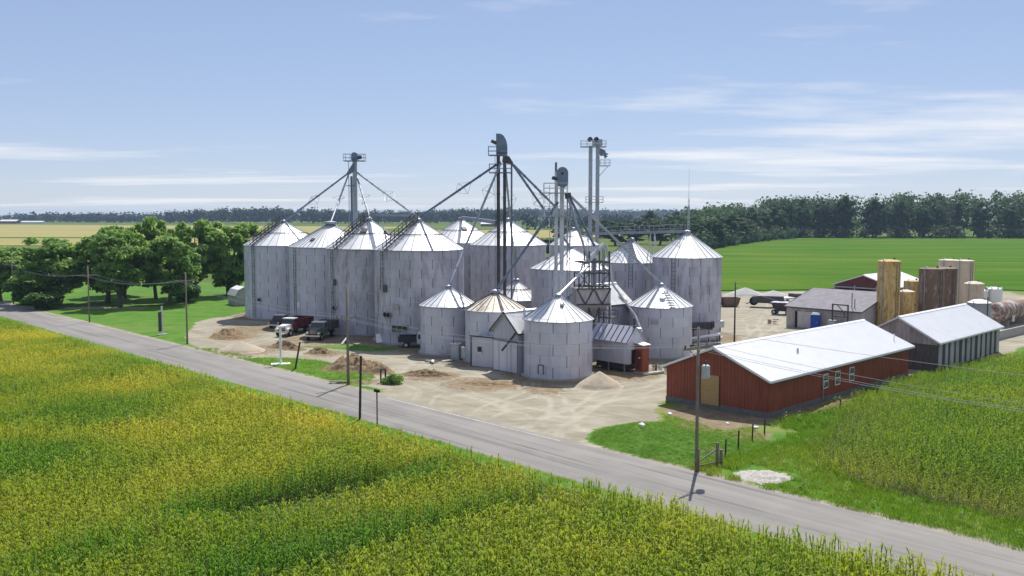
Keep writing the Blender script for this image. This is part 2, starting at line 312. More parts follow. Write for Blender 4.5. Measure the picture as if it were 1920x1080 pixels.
def ground_mat():
    m = bpy.data.materials.new('yard_ground'); m.use_nodes = True; t, N, L = nodes_of(m); b = t.nodes['Principled BSDF']
    b.inputs['Roughness'].default_value = .95; b.inputs['Specular IOR Level'].default_value = .15
    a = N('ShaderNodeAttribute'); a.attribute_name = 'zone'; sp = N('ShaderNodeSeparateColor'); L(a.outputs['Color'], sp.inputs[0]); g = N('ShaderNodeNewGeometry')
    def nz(sc, st=(1,1,1), d=5, rot=0, dist=0):
        mp = N('ShaderNodeMapping'); mp.vector_type = 'POINT'; mp.inputs['Scale'].default_value = st
        if rot:
            vr = N('ShaderNodeVectorRotate'); vr.rotation_type = 'Z_AXIS'; vr.inputs['Angle'].default_value = rot; L(g.outputs['Position'], vr.inputs['Vector']); L(vr.outputs[0], mp.inputs['Vector'])
        else: L(g.outputs['Position'], mp.inputs['Vector'])
        n = N('ShaderNodeTexNoise'); n.inputs['Scale'].default_value = sc; n.inputs['Detail'].default_value = d; n.inputs['Distortion'].default_value = dist; n.inputs['Roughness'].default_value = .62
        L(mp.outputs[0], n.inputs['Vector']); return n.outputs['Fac']
    def mr(f, lo, hi, a=0., b=1.):
        r = N('ShaderNodeMapRange'); r.inputs['From Min'].default_value = lo; r.inputs['From Max'].default_value = hi; r.inputs['To Min'].default_value = a; r.inputs['To Max'].default_value = b; L(f, r.inputs['Value']); return r.outputs[0]
    def mix(f, c1, c2):
        x = N('ShaderNodeMixRGB')
        if isinstance(f, float): x.inputs[0].default_value = f
        else: L(f, x.inputs[0])
        for i, c in ((1, c1), (2, c2)):
            if isinstance(c, tuple): x.inputs[i].default_value = (*c, 1)
            else: L(c, x.inputs[i])
        return x.outputs[0]
    lawn = mix(mr(nz(.35), .35, .68), (.050,.155,.014), (.110,.215,.022))
    lawn = mix(mr(nz(2.5), .5, .8, 0, .6), lawn, (.13,.20,.03))
    lawn = mix(mr(a.outputs['Alpha'], .35, 1.0, 0, .75), lawn, (.22,.22,.07))
    stone = mix(mr(nz(.5), .35, .65), (.265,.238,.178), (.345,.312,.240))
    stone = mix(mr(nz(.55, (1,.10,1), 5, -ROAD_ANG+.55, 1.2), .50, .70, 0, .75), stone, (.43,.40,.325))
    stone = mix(mr(nz(.45, (.09,1,1), 5, -ROAD_ANG, .8), .54, .72, 0, .6), stone, (.195,.170,.122))
    stone = mix(mr(nz(9.), .55, .75, 0, .35), stone, (.19,.17,.14))
    ra = N('ShaderNodeAttribute'); ra.attribute_name = 'rut'; stone = mix(mr(ra.outputs['Fac'], .2, .95, 0, .6), stone, (.46,.43,.36))
    stone = mix(mr(nz(.22, d=7), .50, .72, 0, .65), stone, (.215,.195,.155))
    soil = mix(mr(nz(1.3), .35, .65), (.195,.148,.095), (.285,.228,.150)); soil = mix(mr(nz(.8), .45, .70, 0, .7), soil, (.13,.098,.066))
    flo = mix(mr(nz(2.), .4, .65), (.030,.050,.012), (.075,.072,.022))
    def edge(ch, nzs, amt):
        ad = N('ShaderNodeMath'); ad.operation = 'ADD'; L(ch, ad.inputs[0]); L(mr(nzs, .3, .7, -amt, amt), ad.inputs[1]); return mr(ad.outputs[0], .38, .62)
    c = mix(edge(sp.outputs[0], nz(1.6), .35), lawn, stone)
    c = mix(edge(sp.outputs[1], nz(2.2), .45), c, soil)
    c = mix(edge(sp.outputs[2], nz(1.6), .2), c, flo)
    L(c, b.inputs['Base Color'])
    bp = N('ShaderNodeBump'); bp.inputs['Strength'].default_value = .7; bp.inputs['Distance'].default_value = .12; L(nz(2.2, d=6), bp.inputs['Height']); L(bp.outputs[0], b.inputs['Normal'])
    return m
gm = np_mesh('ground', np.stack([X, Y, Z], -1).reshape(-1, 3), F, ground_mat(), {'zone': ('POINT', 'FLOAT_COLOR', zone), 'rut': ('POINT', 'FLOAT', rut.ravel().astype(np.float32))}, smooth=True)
tag(link('ground', gm), kind='structure')

def field_mat(name, ca, cb, cc, s1, s2, rot=0., st=(1,1,1), lo=.4, hi=.62, bs=1.2, bd=.25):
    m = bpy.data.materials.new(name); m.use_nodes = True; t, N, L = nodes_of(m); b = t.nodes['Principled BSDF']; b.inputs['Roughness'].default_value = .95; b.inputs['Specular IOR Level'].default_value = .04
    g = N('ShaderNodeNewGeometry'); vr = N('ShaderNodeVectorRotate'); vr.rotation_type = 'Z_AXIS'; vr.inputs['Angle'].default_value = rot; L(g.outputs['Position'], vr.inputs['Vector'])
    def nz(sc, st, d=6):
        mp = N('ShaderNodeMapping'); mp.inputs['Scale'].default_value = st; L(vr.outputs[0], mp.inputs['Vector']); n = N('ShaderNodeTexNoise'); n.inputs['Scale'].default_value = sc; n.inputs['Detail'].default_value = d
        n.inputs['Roughness'].default_value = .62; L(mp.outputs[0], n.inputs['Vector']); return n.outputs['Fac']
    def mixr(f, lo, hi, amt, c1, c2):
        r = N('ShaderNodeMapRange'); r.inputs['From Min'].default_value = lo; r.inputs['From Max'].default_value = hi; r.inputs['To Max'].default_value = amt; L(f, r.inputs['Value'])
        x = N('ShaderNodeMixRGB'); L(r.outputs[0], x.inputs[0])
        for i, c in ((1, c1), (2, c2)):
            if isinstance(c, tuple): x.inputs[i].default_value = (*c, 1)
            else: L(c, x.inputs[i])
        return x.outputs[0]
    c = mixr(nz(s1, st), lo, hi, 1, ca, cb); c = mixr(nz(s2, st), .52, .72, .8, c, cc); c = mixr(nz(.9, (1,1,1)), .5, .75, .45, c, tuple(v*.55 for v in ca))
    L(c, b.inputs['Base Color'])
    bp = N('ShaderNodeBump'); bp.inputs['Strength'].default_value = .8; bp.inputs['Distance'].default_value = bd; L(nz(bs, (1,1,1)), bp.inputs['Height']); L(bp.outputs[0], b.inputs['Normal'])
    return m
def sheet(name, pts, z, mt, thick=None):
    b = MB(); n = len(pts)
    if thick:
        b._add([(x, y, z) for x, y in pts]+[(x, y, z-thick) for x, y in pts], [tuple(range(n))]+[(i, (i+1) % n, n+(i+1) % n, n+i) for i in range(n)])
    else: b.quad(*[(x, y, z) for x, y in pts])
    return tag(b.build(name, mt), kind='structure')
PASTURE = field_mat('pasture', (.085,.135,.030), (.12,.16,.04), (.17,.17,.06), .006, .02)
sheet('terrain', [(-6000,-250),(6000,-250),(6000,7500),(-6000,7500)], -.22, PASTURE)
SOY = field_mat('soybean_canopy', (.045,.125,.006), (.080,.160,.010), (.175,.210,.026), .05, .028, rot=.12, st=(.30,1.5,1), lo=.38, hi=.62)
b = MB()
sheet('soybean_field', [(36,190.5),(62,194),(80,203),(104,193),(120,170),(260,165),(900,560),(600,597),(300,588),(184,600),(150,552),(112,475),(86,402),(66,330),(48,250)], .20, SOY, .42)
STUB = field_mat('ripe_field', (.30,.27,.10), (.35,.30,.13), (.22,.24,.07), .01, .03, st=(.2,2,1))
STUBG = field_mat('green_field', (.10,.19,.03), (.14,.22,.04), (.2,.23,.06), .02, .05, st=(.3,2,1))
sheet('ripe_field', [(-800,640),(-150,640),(-120,1120),(-900,1400),(-1400,1500),(-1500,900)], -.10, STUB)
sheet('ripe_field', [(-560,470),(-90,470),(-110,600),(-560,600)], -.06, STUB)
sheet('green_field', [(-480,330),(-70,330),(-80,440),(-540,440)], -.06, STUBG)
sheet('ripe_field', [(-100,620),(60,620),(160,900),(-100,900)], -.10, STUB)
sheet('green_field', [(60,760),(200,760),(420,1300),(120,1300)], -.06, STUBG)

# ------------------------------------------------------------------ road
def road_mat():
    m = bpy.data.materials.new('chip_seal'); m.use_nodes = True; t, N, L = nodes_of(m); b = t.nodes['Principled BSDF']; b.inputs['Roughness'].default_value = .9; b.inputs['Specular IOR Level'].default_value = .2
    g = N('ShaderNodeNewGeometry'); vr = N('ShaderNodeVectorRotate'); vr.rotation_type = 'Z_AXIS'; vr.inputs['Angle'].default_value = -ROAD_ANG; L(g.outputs['Position'], vr.inputs['Vector'])
    def nz(sc, st, d=5):
        mp = N('ShaderNodeMapping'); mp.inputs['Scale'].default_value = st; L(vr.outputs[0], mp.inputs['Vector']); n = N('ShaderNodeTexNoise'); n.inputs['Scale'].default_value = sc; n.inputs['Detail'].default_value = d; L(mp.outputs[0], n.inputs['Vector']); return n.outputs['Fac']
    def mixr(f, lo, hi, amt, c1, c2):
        r = N('ShaderNodeMapRange'); r.inputs['From Min'].default_value = lo; r.inputs['From Max'].default_value = hi; r.inputs['To Max'].default_value = amt; L(f, r.inputs['Value'])
        x = N('ShaderNodeMixRGB'); L(r.outputs[0], x.inputs[0])
        for i, c in ((1, c1), (2, c2)):
            if isinstance(c, tuple): x.inputs[i].default_value = (*c, 1)
            else: L(c, x.inputs[i])
        return x.outputs[0]
    c = mixr(nz(.9, (.06,1,1)), .38, .62, 1, (.205,.195,.184), (.258,.245,.230))
    c = mixr(nz(2.2, (.022,1,1)), .58, .64, .75, c, (.130,.125,.120))
    c = mixr(nz(.25, (1,1,1)), .5, .7, .5, c, (.290,.278,.258)); c = mixr(nz(14, (1,1,1)), .55, .75, .5, c, (.165,.158,.150))
    L(c, b.inputs['Base Color']); bp = N('ShaderNodeBump'); bp.inputs['Strength'].default_value = .4; bp.inputs['Distance'].default_value = .02; L(nz(16, (1,1,1)), bp.inputs['Height']); L(bp.outputs[0], b.inputs['Normal'])
    return m
ROADM = road_mat(); vs_, fs_ = [], []
ss = np.arange(-330, 70, 1.0)
for i, s0 in enumerate(ss):
    wa = (mnoise.noise((s0*.35, 3.1, 0)))*.16; wb = (mnoise.noise((s0*.4, 9.7, 0)))*.14
    for v_, z_ in ((40.15+wb, -.02), (40.35+wb, .035), (43.6, .085), (46.85+wa, .035), (47.05+wa, -.02)):
        x_, y_ = at_sv(s0, v_); vs_.append((x_, y_, z_))
    if i: fs_ += [((i-1)*5+k, (i-1)*5+k+1, i*5+k+1, i*5+k) for k in range(4)]
road = np_mesh('road', vs_, fs_, ROADM, smooth=True); tag(link('road', road), kind='structure')
LINEW = mat('worn_line_paint', (.55,.54,.50), (.36,.34,.31), 3, .8, lo=.4, hi=.6)
b = MB(); q = []
for s0 in np.arange(-66, -43.5, 1.5): q.append(s0)
for i in range(len(q)-1):
    b.quad(*[(at_sv(q[i], 46.42)[0], at_sv(q[i], 46.42)[1], .048), (at_sv(q[i+1], 46.42)[0], at_sv(q[i+1], 46.42)[1], .048), (at_sv(q[i+1], 46.53)[0], at_sv(q[i+1], 46.53)[1], .046), (at_sv(q[i], 46.53)[0], at_sv(q[i], 46.53)[1], .046)])
tag(b.build('road_edge_line', LINEW), kind='structure')

# ------------------------------------------------------------------ scattered plants: geometry-node instances on points
def plant_set(name, meshes):
    c = bpy.data.collections.new(name)
    for i, me in enumerate(meshes): o = bpy.data.objects.new(f'{name}_{i}', me); c.objects.link(o)
    return c
def scatter(name, pts, rot, scl, idx, tint, coll, label, cat):
    pts = np.asarray(pts, np.float32); n = len(pts)
    me = bpy.data.meshes.new(name); me.vertices.add(n); me.vertices.foreach_set('co', pts.ravel())
    for an, typ, key, val in (('rot', 'FLOAT_VECTOR', 'vector', rot), ('scl', 'FLOAT_VECTOR', 'vector', scl), ('pick', 'INT', 'value', idx), ('tint', 'FLOAT', 'value', tint)):
        at = me.attributes.new(an, typ, 'POINT'); at.data.foreach_set(key, np.asarray(val, np.int32 if typ == 'INT' else np.float32).ravel())
    o = link(name, me); tag(o, label, cat, kind='stuff')
    ng = bpy.data.node_groups.new(name, 'GeometryNodeTree'); ng.interface.new_socket('Geometry', in_out='INPUT', socket_type='NodeSocketGeometry'); ng.interface.new_socket('Geometry', in_out='OUTPUT', socket_type='NodeSocketGeometry')
    N = ng.nodes.new; L = ng.links.new; gi = N('NodeGroupInput'); go = N('NodeGroupOutput'); ip = N('GeometryNodeInstanceOnPoints'); ci = N('GeometryNodeCollectionInfo')
    ci.inputs['Collection'].default_value = coll; ci.inputs['Separate Children'].default_value = True; ci.inputs['Reset Children'].default_value = True
    def na(nm, dt): a = N('GeometryNodeInputNamedAttribute'); a.data_type = dt; a.inputs['Name'].default_value = nm; return a.outputs['Attribute']
    L(gi.outputs[0], ip.inputs['Points']); L(ci.outputs[0], ip.inputs['Instance']); ip.inputs['Pick Instance'].default_value = True
    L(na('pick', 'INT'), ip.inputs['Instance Index']); L(na('rot', 'FLOAT_VECTOR'), ip.inputs['Rotation']); L(na('scl', 'FLOAT_VECTOR'), ip.inputs['Scale']); L(ip.outputs[0], go.inputs[0])
    md = o.modifiers.new('scatter', 'NODES'); md.node_group = ng
    return o
def strip_leaf(v, f, base, ang, length, width, lift, droop, seg=3, twist=0.):
    o = len(v); dx, dy = math.cos(ang), math.sin(ang); px_, py_ = -dy, dx
    for k in range(seg+1):
        t = k/seg; r = length*t*(1-.25*t); z = lift*t*(1.6-t*(.6+droop)); wd = width*(1-t)**.6*(.55+.9*min(t*3, 1)*.5) if k < seg else width*.06
        tw = twist*t
        for sgn in (-1, 1): v.append((base[0]+dx*r+px_*wd*.5*sgn*math.cos(tw), base[1]+dy*r+py_*wd*.5*sgn*math.cos(tw), base[2]+z+wd*.5*sgn*math.sin(tw)))
    f += [(o+2*k, o+2*k+1, o+2*k+3, o+2*k+2) for k in range(seg)]
def corn_plant(seed, h=2.1, leaves=11, tassel=True):
    rd = random.Random(seed); v, f = [], []
    a0 = rd.uniform(0, 6.28)
    for i in range(leaves):
        t = i/(leaves-1); z = h*(.22+.66*t); ang = a0+(i % 2)*math.pi+rd.uniform(-.7, .7)
        strip_leaf(v, f, (0, 0, z), ang, rd.uniform(.50, .74)*(1-.35*t), rd.uniform(.065, .095), rd.uniform(.32, .6), rd.uniform(.5, 1.6), 3, rd.uniform(-.6, .6))
    o = len(v)
    for (w_, z_) in ((.016, .0), (.012, h*.9)): v += [(-w_, -w_, z_), (w_, -w_, z_), (w_, w_, z_), (-w_, w_, z_)]
    f += [(o+k, o+(k+1) % 4, o+4+(k+1) % 4, o+4+k) for k in range(4)]
    if tassel:
        for k in range(4): strip_leaf(v, f, (0, 0, h*.9), k*1.6+a0, .10, .022, .26, .2, 1)
    return np_mesh('corn_plant', v, f, CORN)
def grass_tuft(seed, h, blades, spread, wd):
    rd = random.Random(seed); v, f = [], []
    for i in range(blades):
        a = rd.uniform(0, 6.28); r = spread*math.sqrt(rd.random())
        strip_leaf(v, f, (r*math.cos(a), r*math.sin(a), 0), rd.uniform(0, 6.28), h*rd.uniform(.2, .6), wd, h*rd.uniform(.6, 1.1), rd.uniform(.1, .7), 2)
    return np_mesh('grass_tuft', v, f, GRASS)
def weed(seed, h):
    rd = random.Random(seed); v, f = [], []
    for i in range(16):
        t = i/15; strip_leaf(v, f, (rd.uniform(-.1, .1), rd.uniform(-.1, .1), h*(.1+.8*t)), rd.uniform(0, 6.28), .32*(1.1-.6*t), .11, .12, rd.uniform(.4, 1.3), 2)
    return np_mesh('weed', v, f, GRASS)
corn_c = plant_set('corn_plants', [corn_plant(i, 2.1, 10+i % 3, i != 3) for i in range(5)])
grass_c = plant_set('grass_tufts', [grass_tuft(20+i, .34, 16, .22, .022) for i in range(3)]+[weed(40, .75), weed(41, .9)])
def rows(s0, s1, v0, v1, ds, dv):
    a = np.arange(s0, s1, ds); b_ = np.arange(v0, v1, dv); A, B = np.meshgrid(a, b_); A = A.ravel(); B = B.ravel()
    A = A+RNG.normal(0, .09, A.shape); B = B+RNG.uniform(-.1, .1, B.shape)
    return A, B, U.x*A+V.x*B, U.y*A+V.y*B
def field(name, s0, s1, v0, v1, keep, tintf, sclf, label, ds=.62, dv=.24, tilt=.13, wide=1.0):
    A, B, x, y = rows(s0, s1, v0, v1, ds, dv); k = keep(A, B, x, y) & (np.abs(x) < .575*y+5) & (y > 32.5); A, B, x, y = A[k], B[k], x[k], y[k]; n = len(x)
    rot = np.stack([RNG.normal(0, tilt, n), RNG.normal(0, tilt, n), RNG.uniform(0, 6.28, n)], -1)
    sc = sclf(A, B, x, y)*RNG.uniform(.86, 1.12, n); scl = np.stack([sc*wide, sc*wide, sc], -1)
    ti = np.clip(tintf(A, B, x, y)+RNG.normal(0, .06, n), 0, 1)
    print(name, n)
    return scatter(name, np.stack([x, y, np.zeros(n)-.02], -1), rot, scl, RNG.integers(0, 5, n), ti, corn_c, label, 'corn')
def edge_v(A): return 36.3+(fbm(A, A*0, 2.5, 3)-.5)*1.6
SPLIT = -34.0
def hollow(A, B): return np.hypot((A+43.6-(B-26)*.05)/1.5, (B-25.5)/5.2)
field('yellowing_corn_crop', -190, SPLIT-.7, -60, 38, lambda A, B, x, y: (B < edge_v(A)) & ((hollow(A, B) > 1) | (RNG.random(A.shape) < .12)),
      lambda A, B, x, y: np.clip(.35+1.5*(fbm(A*1.25, B*.62, 7, 5)-.46) + .16*sstep(-60, -130, A) - .22*sstep(-62, -72, A)*sstep(-100, -84, A)*sstep(30, 22, B), .04, .90) - .38*sstep(1.9, 1.0, hollow(A, B)) - .34*sstep(4.5, .5, SPLIT-A) + .25*sstep(31, 35.5, B)*(A > -62),
      lambda A, B, x, y: .80+.22*(fbm(x, y, 6, 3)-.5) - .35*sstep(1.6, .9, hollow(A, B)), 'yellowing corn crop covering the field left of the road', ds=.52, dv=.21)
field('green_corn_crop', SPLIT+.9, 20, 0, 39, lambda A, B, x, y: B < np.minimum(edge_v(A)+1.6*sstep(-34, -15, A), 38.4),
      lambda A, B, x, y: .30+.95*np.clip(fbm(x, y, 7, 4)-.45, 0, 1) + .18*(fbm(x, y, 2, 2)-.5), lambda A, B, x, y: .94+.2*(fbm(x, y, 6, 3)-.5), 'green leafy corn crop in the nearest corner beside the road', ds=.52, dv=.21)
field('tall_corn_crop', -40, 90, 46, 120, lambda A, B, x, y: sdist(x, y, RCORN)+(fbm(x, y, 3, 3)-.5)*3 > 0,
      lambda A, B, x, y: .15+.45*np.clip(fbm(x, y, 6, 4)-.45, 0, 1) + .38*sstep(60, 50, B)*fbm(x, y, 4, 2), lambda A, B, x, y: (.46+.34*sstep(0, 8, sdist(x, y, RCORN)))*(1+.25*(fbm(x, y, 6, 3)-.5)), 'dark green corn crop right of the red barn', ds=.6, dv=.22)
# grass: verges, the corner lawn, rough strip beside the right crop
def grass(name, area, n, keep, hf, tintf, weedp, label, coll=grass_c):
    x = RNG.uniform(area[0], area[1], n); y = RNG.uniform(area[2], area[3], n); s_, v_ = U.x*x+U.y*y, V.x*x+V.y*y; k = keep(x, y, s_, v_) & (np.abs(x) < .575*y+5); x, y, s_, v_ = x[k], y[k], s_[k], v_[k]; n = len(x); print(name, n)
    h = hf(x, y, s_, v_)*RNG.uniform(.7, 1.25, n); pk = np.where(RNG.random(n) < weedp(x, y, s_, v_), RNG.integers(3, 5, n), RNG.integers(0, 3, n))
    rot = np.stack([RNG.normal(0, .1, n), RNG.normal(0, .1, n), RNG.uniform(0, 6.28, n)], -1); h = np.where(pk >= 3, h*.5, h); scl = np.stack([h*.5+.5, h*.5+.5, h], -1)
    return scatter(name, np.stack([x, y, np.zeros(n)-.02], -1), rot, scl, pk, np.clip(tintf(x, y, s_, v_)+RNG.normal(0, .1, n), 0, 1), coll, label, 'grass')
def rough(x, y, s_, v_):
    d = sdist(x, y, RCORN); bd = sdist(x, y, BARNDIRT)+(fbm(x, y, 2, 3)-.5)*2.2
    gp = np.hypot((x-15.3)/2.15, (y-55.8)/1.95)+(fbm(x, y, 1.2, 3)-.5)*1.3
    east = ((U.x*x+U.y*y) > -34.6+(fbm(x, y, 2, 2)-.5)*1.5) | ((v_ > 61.5) & (x > 17.6))
    return (d < .6) & (bd < 0) & (gp > 1) & (v_ > 47.15+(fbm(x, y, 1.5, 2)-.5)*.7) & east & (s_ < 24) & (v_ < 100) & ~((x > 40) & (y > 92))
grass('rough_grass', (9, 56, 40, 99), 60000, rough, lambda x, y, s_, v_: .85+1.1*fbm(x, y, 3, 3)+.25*sstep(2.4, .2, -sdist(x, y, BARNDIRT)), lambda x, y, s_, v_: .10+.55*fbm(x, y, 4, 4)+.30*sstep(4, 1, np.abs(U.x*x+U.y*y+31.5-(v_-50)*.22)), lambda x, y, s_, v_: .012+.015*sstep(1.8, .2, -sdist(x, y, BARNDIRT)), 'rough uncut grass and weeds between road, red barn and corn')
def cornerlawn(x, y, s_, v_):
    bd = sdist(x, y, BARNDIRT)+(fbm(x, y, 2, 3)-.5)*1.8; yd = sdist(x, y, YARD)+(fbm(x, y, 5, 4)-.5)*2.75
    return (v_ > 47.3) & (s_ < -34.0) & (s_ > -46) & (bd < -.2) & (yd < -.4) & (v_ < 64)
grass('corner_lawn_grass', (3, 18, 55, 74), 15000, cornerlawn, lambda x, y, s_, v_: .28+.35*fbm(x, y, 2, 3), lambda x, y, s_, v_: .05+.75*sstep(53, 60, v_)*fbm(x, y, 2, 3)+.25*fbm(x, y, 3, 2), lambda x, y, s_, v_: 0*x+.01, 'short lawn grass at the yard corner by the red barn')
def verge(x, y, s_, v_):
    near = (v_ > 36.6) & (v_ < 40.1+(fbm(x, y, 2, 3)-.5)*.8) & (s_ > -70); far = (v_ > 47.2) & (v_ < 49.2) & (s_ < -95); return near | far | (((sdist(x, y, ISLAND)+(fbm(x, y, 5, 4)-.5)*1.75) > 0) & (v_ > 47.3))
grass('verge_grass', (-60, 30, 32, 110), 60000, verge, lambda x, y, s_, v_: .5+.6*fbm(x, y, 2, 2), lambda x, y, s_, v_: .15+.6*fbm(x, y, 3, 3), lambda x, y, s_, v_: 0*x+.03, 'short verge grass along both edges of the road')

# ------------------------------------------------------------------ grain bins
def pol(r, a, z): return (r*math.cos(a), r*math.sin(a), z)
def ladder_mb(p0, p1, side, wd=.45, step=.45, r=.03, off=None):
    b = MB(); p0, p1, side = Vector(p0), Vector(p1), Vector(side).normalized()
    for s in (-1, 1): b.beam(p0+side*s*wd/2, p1+side*s*wd/2, r*1.6)
    n = max(2, int((p1-p0).length/step))
    for i in range(1, n): p = p0.lerp(p1, i/n); b.beam(p-side*wd/2, p+side*wd/2, r)
    if off is not None:
        off = Vector(off)
        for i in range(0, n+1, 5):
            p = p0.lerp(p1, i/n)
            for s in (-1, 1): b.beam(p+side*s*wd/2, p+side*s*wd/2-off, r)
    return b
def make_bin(label, x, y, R, he, rise, nroof, wallm=GALV, roofm=ROOFM, ring=False, ladders=(), stairs=(), hatches=(), cap=.42, group='galvanized grain bins', ringh=1.12, doorless=True, vents=()):
    t = thing('grain_bin', label, 'grain bin', (x, y, 0), 0, group)
    face = math.atan2(-y, -x)
    f = MB().lathe([(0, .14), (R+.28, .14), (R+.28, -.25)], 36).build('foundation', CONC, t)
    core = MB().lathe([(R-.02, .05), (R-.02, he), (0, he)], 40).build('wall', SEAM, t, smooth=False)
    ns = max(7, round(2*math.pi*R/2.75)); al = 2*math.pi/ns; nr = max(3, round(he/ringh)); hr = (he-.14)/nr
    v, q = [], []; seg = 5; g = .032/R
    for k in range(seg+1):
        a = -al/2+g+(al-2*g)*k/seg
        for rr, z in ((R+.015, .0), (R+.015, hr-.008)): v.append(pol(rr, a, z))
    for k in range(seg): q.append((k*2, (k+1)*2, (k+1)*2+1, k*2+1))
    sm = np_mesh('sheet', v, q, wallm)
    for i in range(nr):
        for k in range(ns):
            a = al*(k+.5*(i % 2))+.13*(x % 3); d = (a-face+math.pi) % (2*math.pi)-math.pi
            if abs(d) < R_(112): link('sheet', sm, core, (0, 0, .14+i*hr), a)
    # roof
    er = R+.14; sl = rise/(er-.3)
    rc = MB().lathe([(er-.03, he-.06), (er-.03, he-.03), (.3, he+rise-.05), (0, he+rise-.05)], 40).build('roof', SEAM, t)
    be = 2*math.pi/nroof; v, q = [], []; ga = .02/er
    for rr in (.3, er*.5, er):
        z = he+(er-rr)*sl
        for a in (-be/2+ga, 0, be/2-ga): v.append(pol(rr, a, z))
    for r_ in range(2):
        for c_ in range(2): q.append((r_*3+c_, (r_+1)*3+c_, (r_+1)*3+c_+1, r_*3+c_+1))
    o = len(v); hh = .06; wd = .022; nflat = len(q)
    for rr in (.32, er):
        z = he+(er-rr)*sl
        for s_, zz_ in ((-1, .0), (-1, hh), (1, hh), (1, .0)): cxx, cyy, _ = pol(rr, -be/2, 0); v.append((cxx-s_*wd*math.sin(-be/2), cyy+s_*wd*math.cos(-be/2), z+zz_))
    q += [(o, o+1, o+5, o+4), (o+1, o+2, o+6, o+5), (o+2, o+3, o+7, o+6), (o+4, o+5, o+6, o+7)]
    pm = np_mesh('roof_panel', v, q, roofm); pm.materials.append(STEEL_DARK if roofm is ROOF_RUST else STEEL); pm.polygons.foreach_set('material_index', np.array([0]*nflat+[1]*(len(q)-nflat), np.int32))
    for k in range(nroof): link('roof_panel', pm, rc, (0, 0, 0), be*k+.05)
    MB().lathe([(er-.02, he-.09), (er+.03, he-.07), (er+.03, he-.01), (er-.02, he+.01)], 40).build('eave_trim', STEEL, t)
    MB().lathe([(cap, he+rise-.10), (cap, he+rise+.22), (cap*1.12, he+rise+.24), (0, he+rise+.40)], 16).build('peak_cap', STEEL, t)
    if ring:
        zr = he+(er-er*.52)*sl+.10; MB().lathe([(er*.52-.04, zr), (er*.52, zr+.05), (er*.52+.04, zr), (er*.52, zr-.05), (er*.52-.04, zr)], 36).build('roof_ring', STEEL_DARK, t)
    for a, z0, z1 in ladders:
        sd = (-math.sin(a), math.cos(a), 0); ladder_mb(pol(R+.17, a, z0), pol(R+.17, a, z1), sd, .5, .5, .035, (.16*math.cos(a), .16*math.sin(a), 0)).build('ladder', STEEL_DARK, t)
    for a in stairs:
        sd = Vector((-math.sin(a), math.cos(a), 0)); p0, p1 = Vector(pol(er+.1, a, he+.22)), Vector(pol(.5, a, he+rise+.12))
        b = ladder_mb(p0, p1, sd, .7, .55, .07)
        for s in (-1, 1):
            e = sd*s*.34; b.beam(p0+e+Vector((0, 0, .95)), p1+e+Vector((0, 0, .95)), .07); b.beam(p0+e+Vector((0, 0, .5)), p1+e+Vector((0, 0, .5)), .05)
            for i in range(9): p = p0.lerp(p1, i/8)+e; b.beam(p, p+Vector((0, 0, .95)), .07)
        b.box(pol(er+.35, a, he+.15), (.9, .9, .08), a); b.build('roof_stair', STEEL_DARK, t)
    for a, fr, sz in hatches:
        rr = er*fr; M = Matrix.Rotation(a, 3, 'Z') @ Matrix.Rotation(math.atan(sl), 3, 'Y')
        MB().box(pol(rr, a, he+(er-rr)*sl+.09), (sz, sz, .16), M=M).build('roof_hatch', STEEL_DARK, t)
    for a, fr in vents:
        rr = er*fr; z = he+(er-rr)*sl; MB().lathe([(.16, z-.1), (.16, z+.28), (.32, z+.26), (.34, z+.36), (0, z+.5)], 12, (rr*math.cos(a), rr*math.sin(a), 0)).build('roof_vent', STEEL_LIGHT, t)
    return t
SW = R_(215)
B1 = make_bin('tall grain bin at the left end of the row, beside the trees', -35.6, 146, 6.1, 11.15, 3.5, 30, ring=True, ladders=[(R_(236), .3, 11.1)], stairs=[R_(234)])
B2 = make_bin('tall grain bin with finely ribbed rounder roof, second from the left', -26.7, 137.5, 6.0, 11.2, 3.3, 52, ring=False, ladders=[(R_(225), .3, 11.1)], hatches=[(R_(246), .72, .55)], cap=.9)
B3 = make_bin('dark stained tall grain bin behind the T-shaped white post, third from left', -19.45, 127.5, 5.8, 11.33, 3.75, 28, GALV_OLD, ring=True, ladders=[(R_(222), .3, 11.2)], stairs=[R_(230)], hatches=[(R_(262), .42, .8), (R_(335), .5, .9)])
B4 = make_bin('wide tall grain bin with a window band near its base', -11.8, 118.5, 5.66, 11.5, 3.55, 28, GALV_OLD, ring=True, ladders=[(R_(224), 6.6, 11.4)], stairs=[R_(230)])
B5 = make_bin('tall grain bin mostly hidden, only its ribbed cone roof showing between two bins', -8.6, 158, 6.0, 11.2, 3.8, 26, ring=True, hatches=[(R_(285), .45, .8)], vents=[(R_(190), .75)])
B6 = make_bin('tall dark stained grain bin behind the central elevator tower', -.55, 145, 5.85, 11.2, 3.75, 28, GALV_OLD, ring=True)
M1 = make_bin('low grain bin with steep white roof nearest the pickup', -7.3, 107.4, 3.3, 5.5, 1.95, 24, cap=.34)
M2 = make_bin('low grain bin with a rusty brown roof and boxed doorway', -1.75, 101.6, 3.36, 5.6, 1.8, 24, roofm=ROOF_RUST, cap=.45)
M3 = make_bin('nearest low grain bin at the yard edge with a pale cone roof', 4.57, 92, 3.4, 5.64, 2.15, 24, cap=.3, hatches=[(R_(282), .42, .34)])
M4 = make_bin('small grain bin tucked behind the rusty roofed one', .58, 126, 3.3, 4.5, 2.4, 22, ring=True)
M5 = make_bin('mid height grain bin behind the twin pale elevator trunks', 7.5, 120, 5.0, 9.0, 2.6, 26)
M6 = make_bin('mid height grain bin with roof ladder under the catwalk', 16.6, 130, 4.1, 9.3, 3.0, 26, ladders=[(R_(262), 6.0, 9.2)], hatches=[])
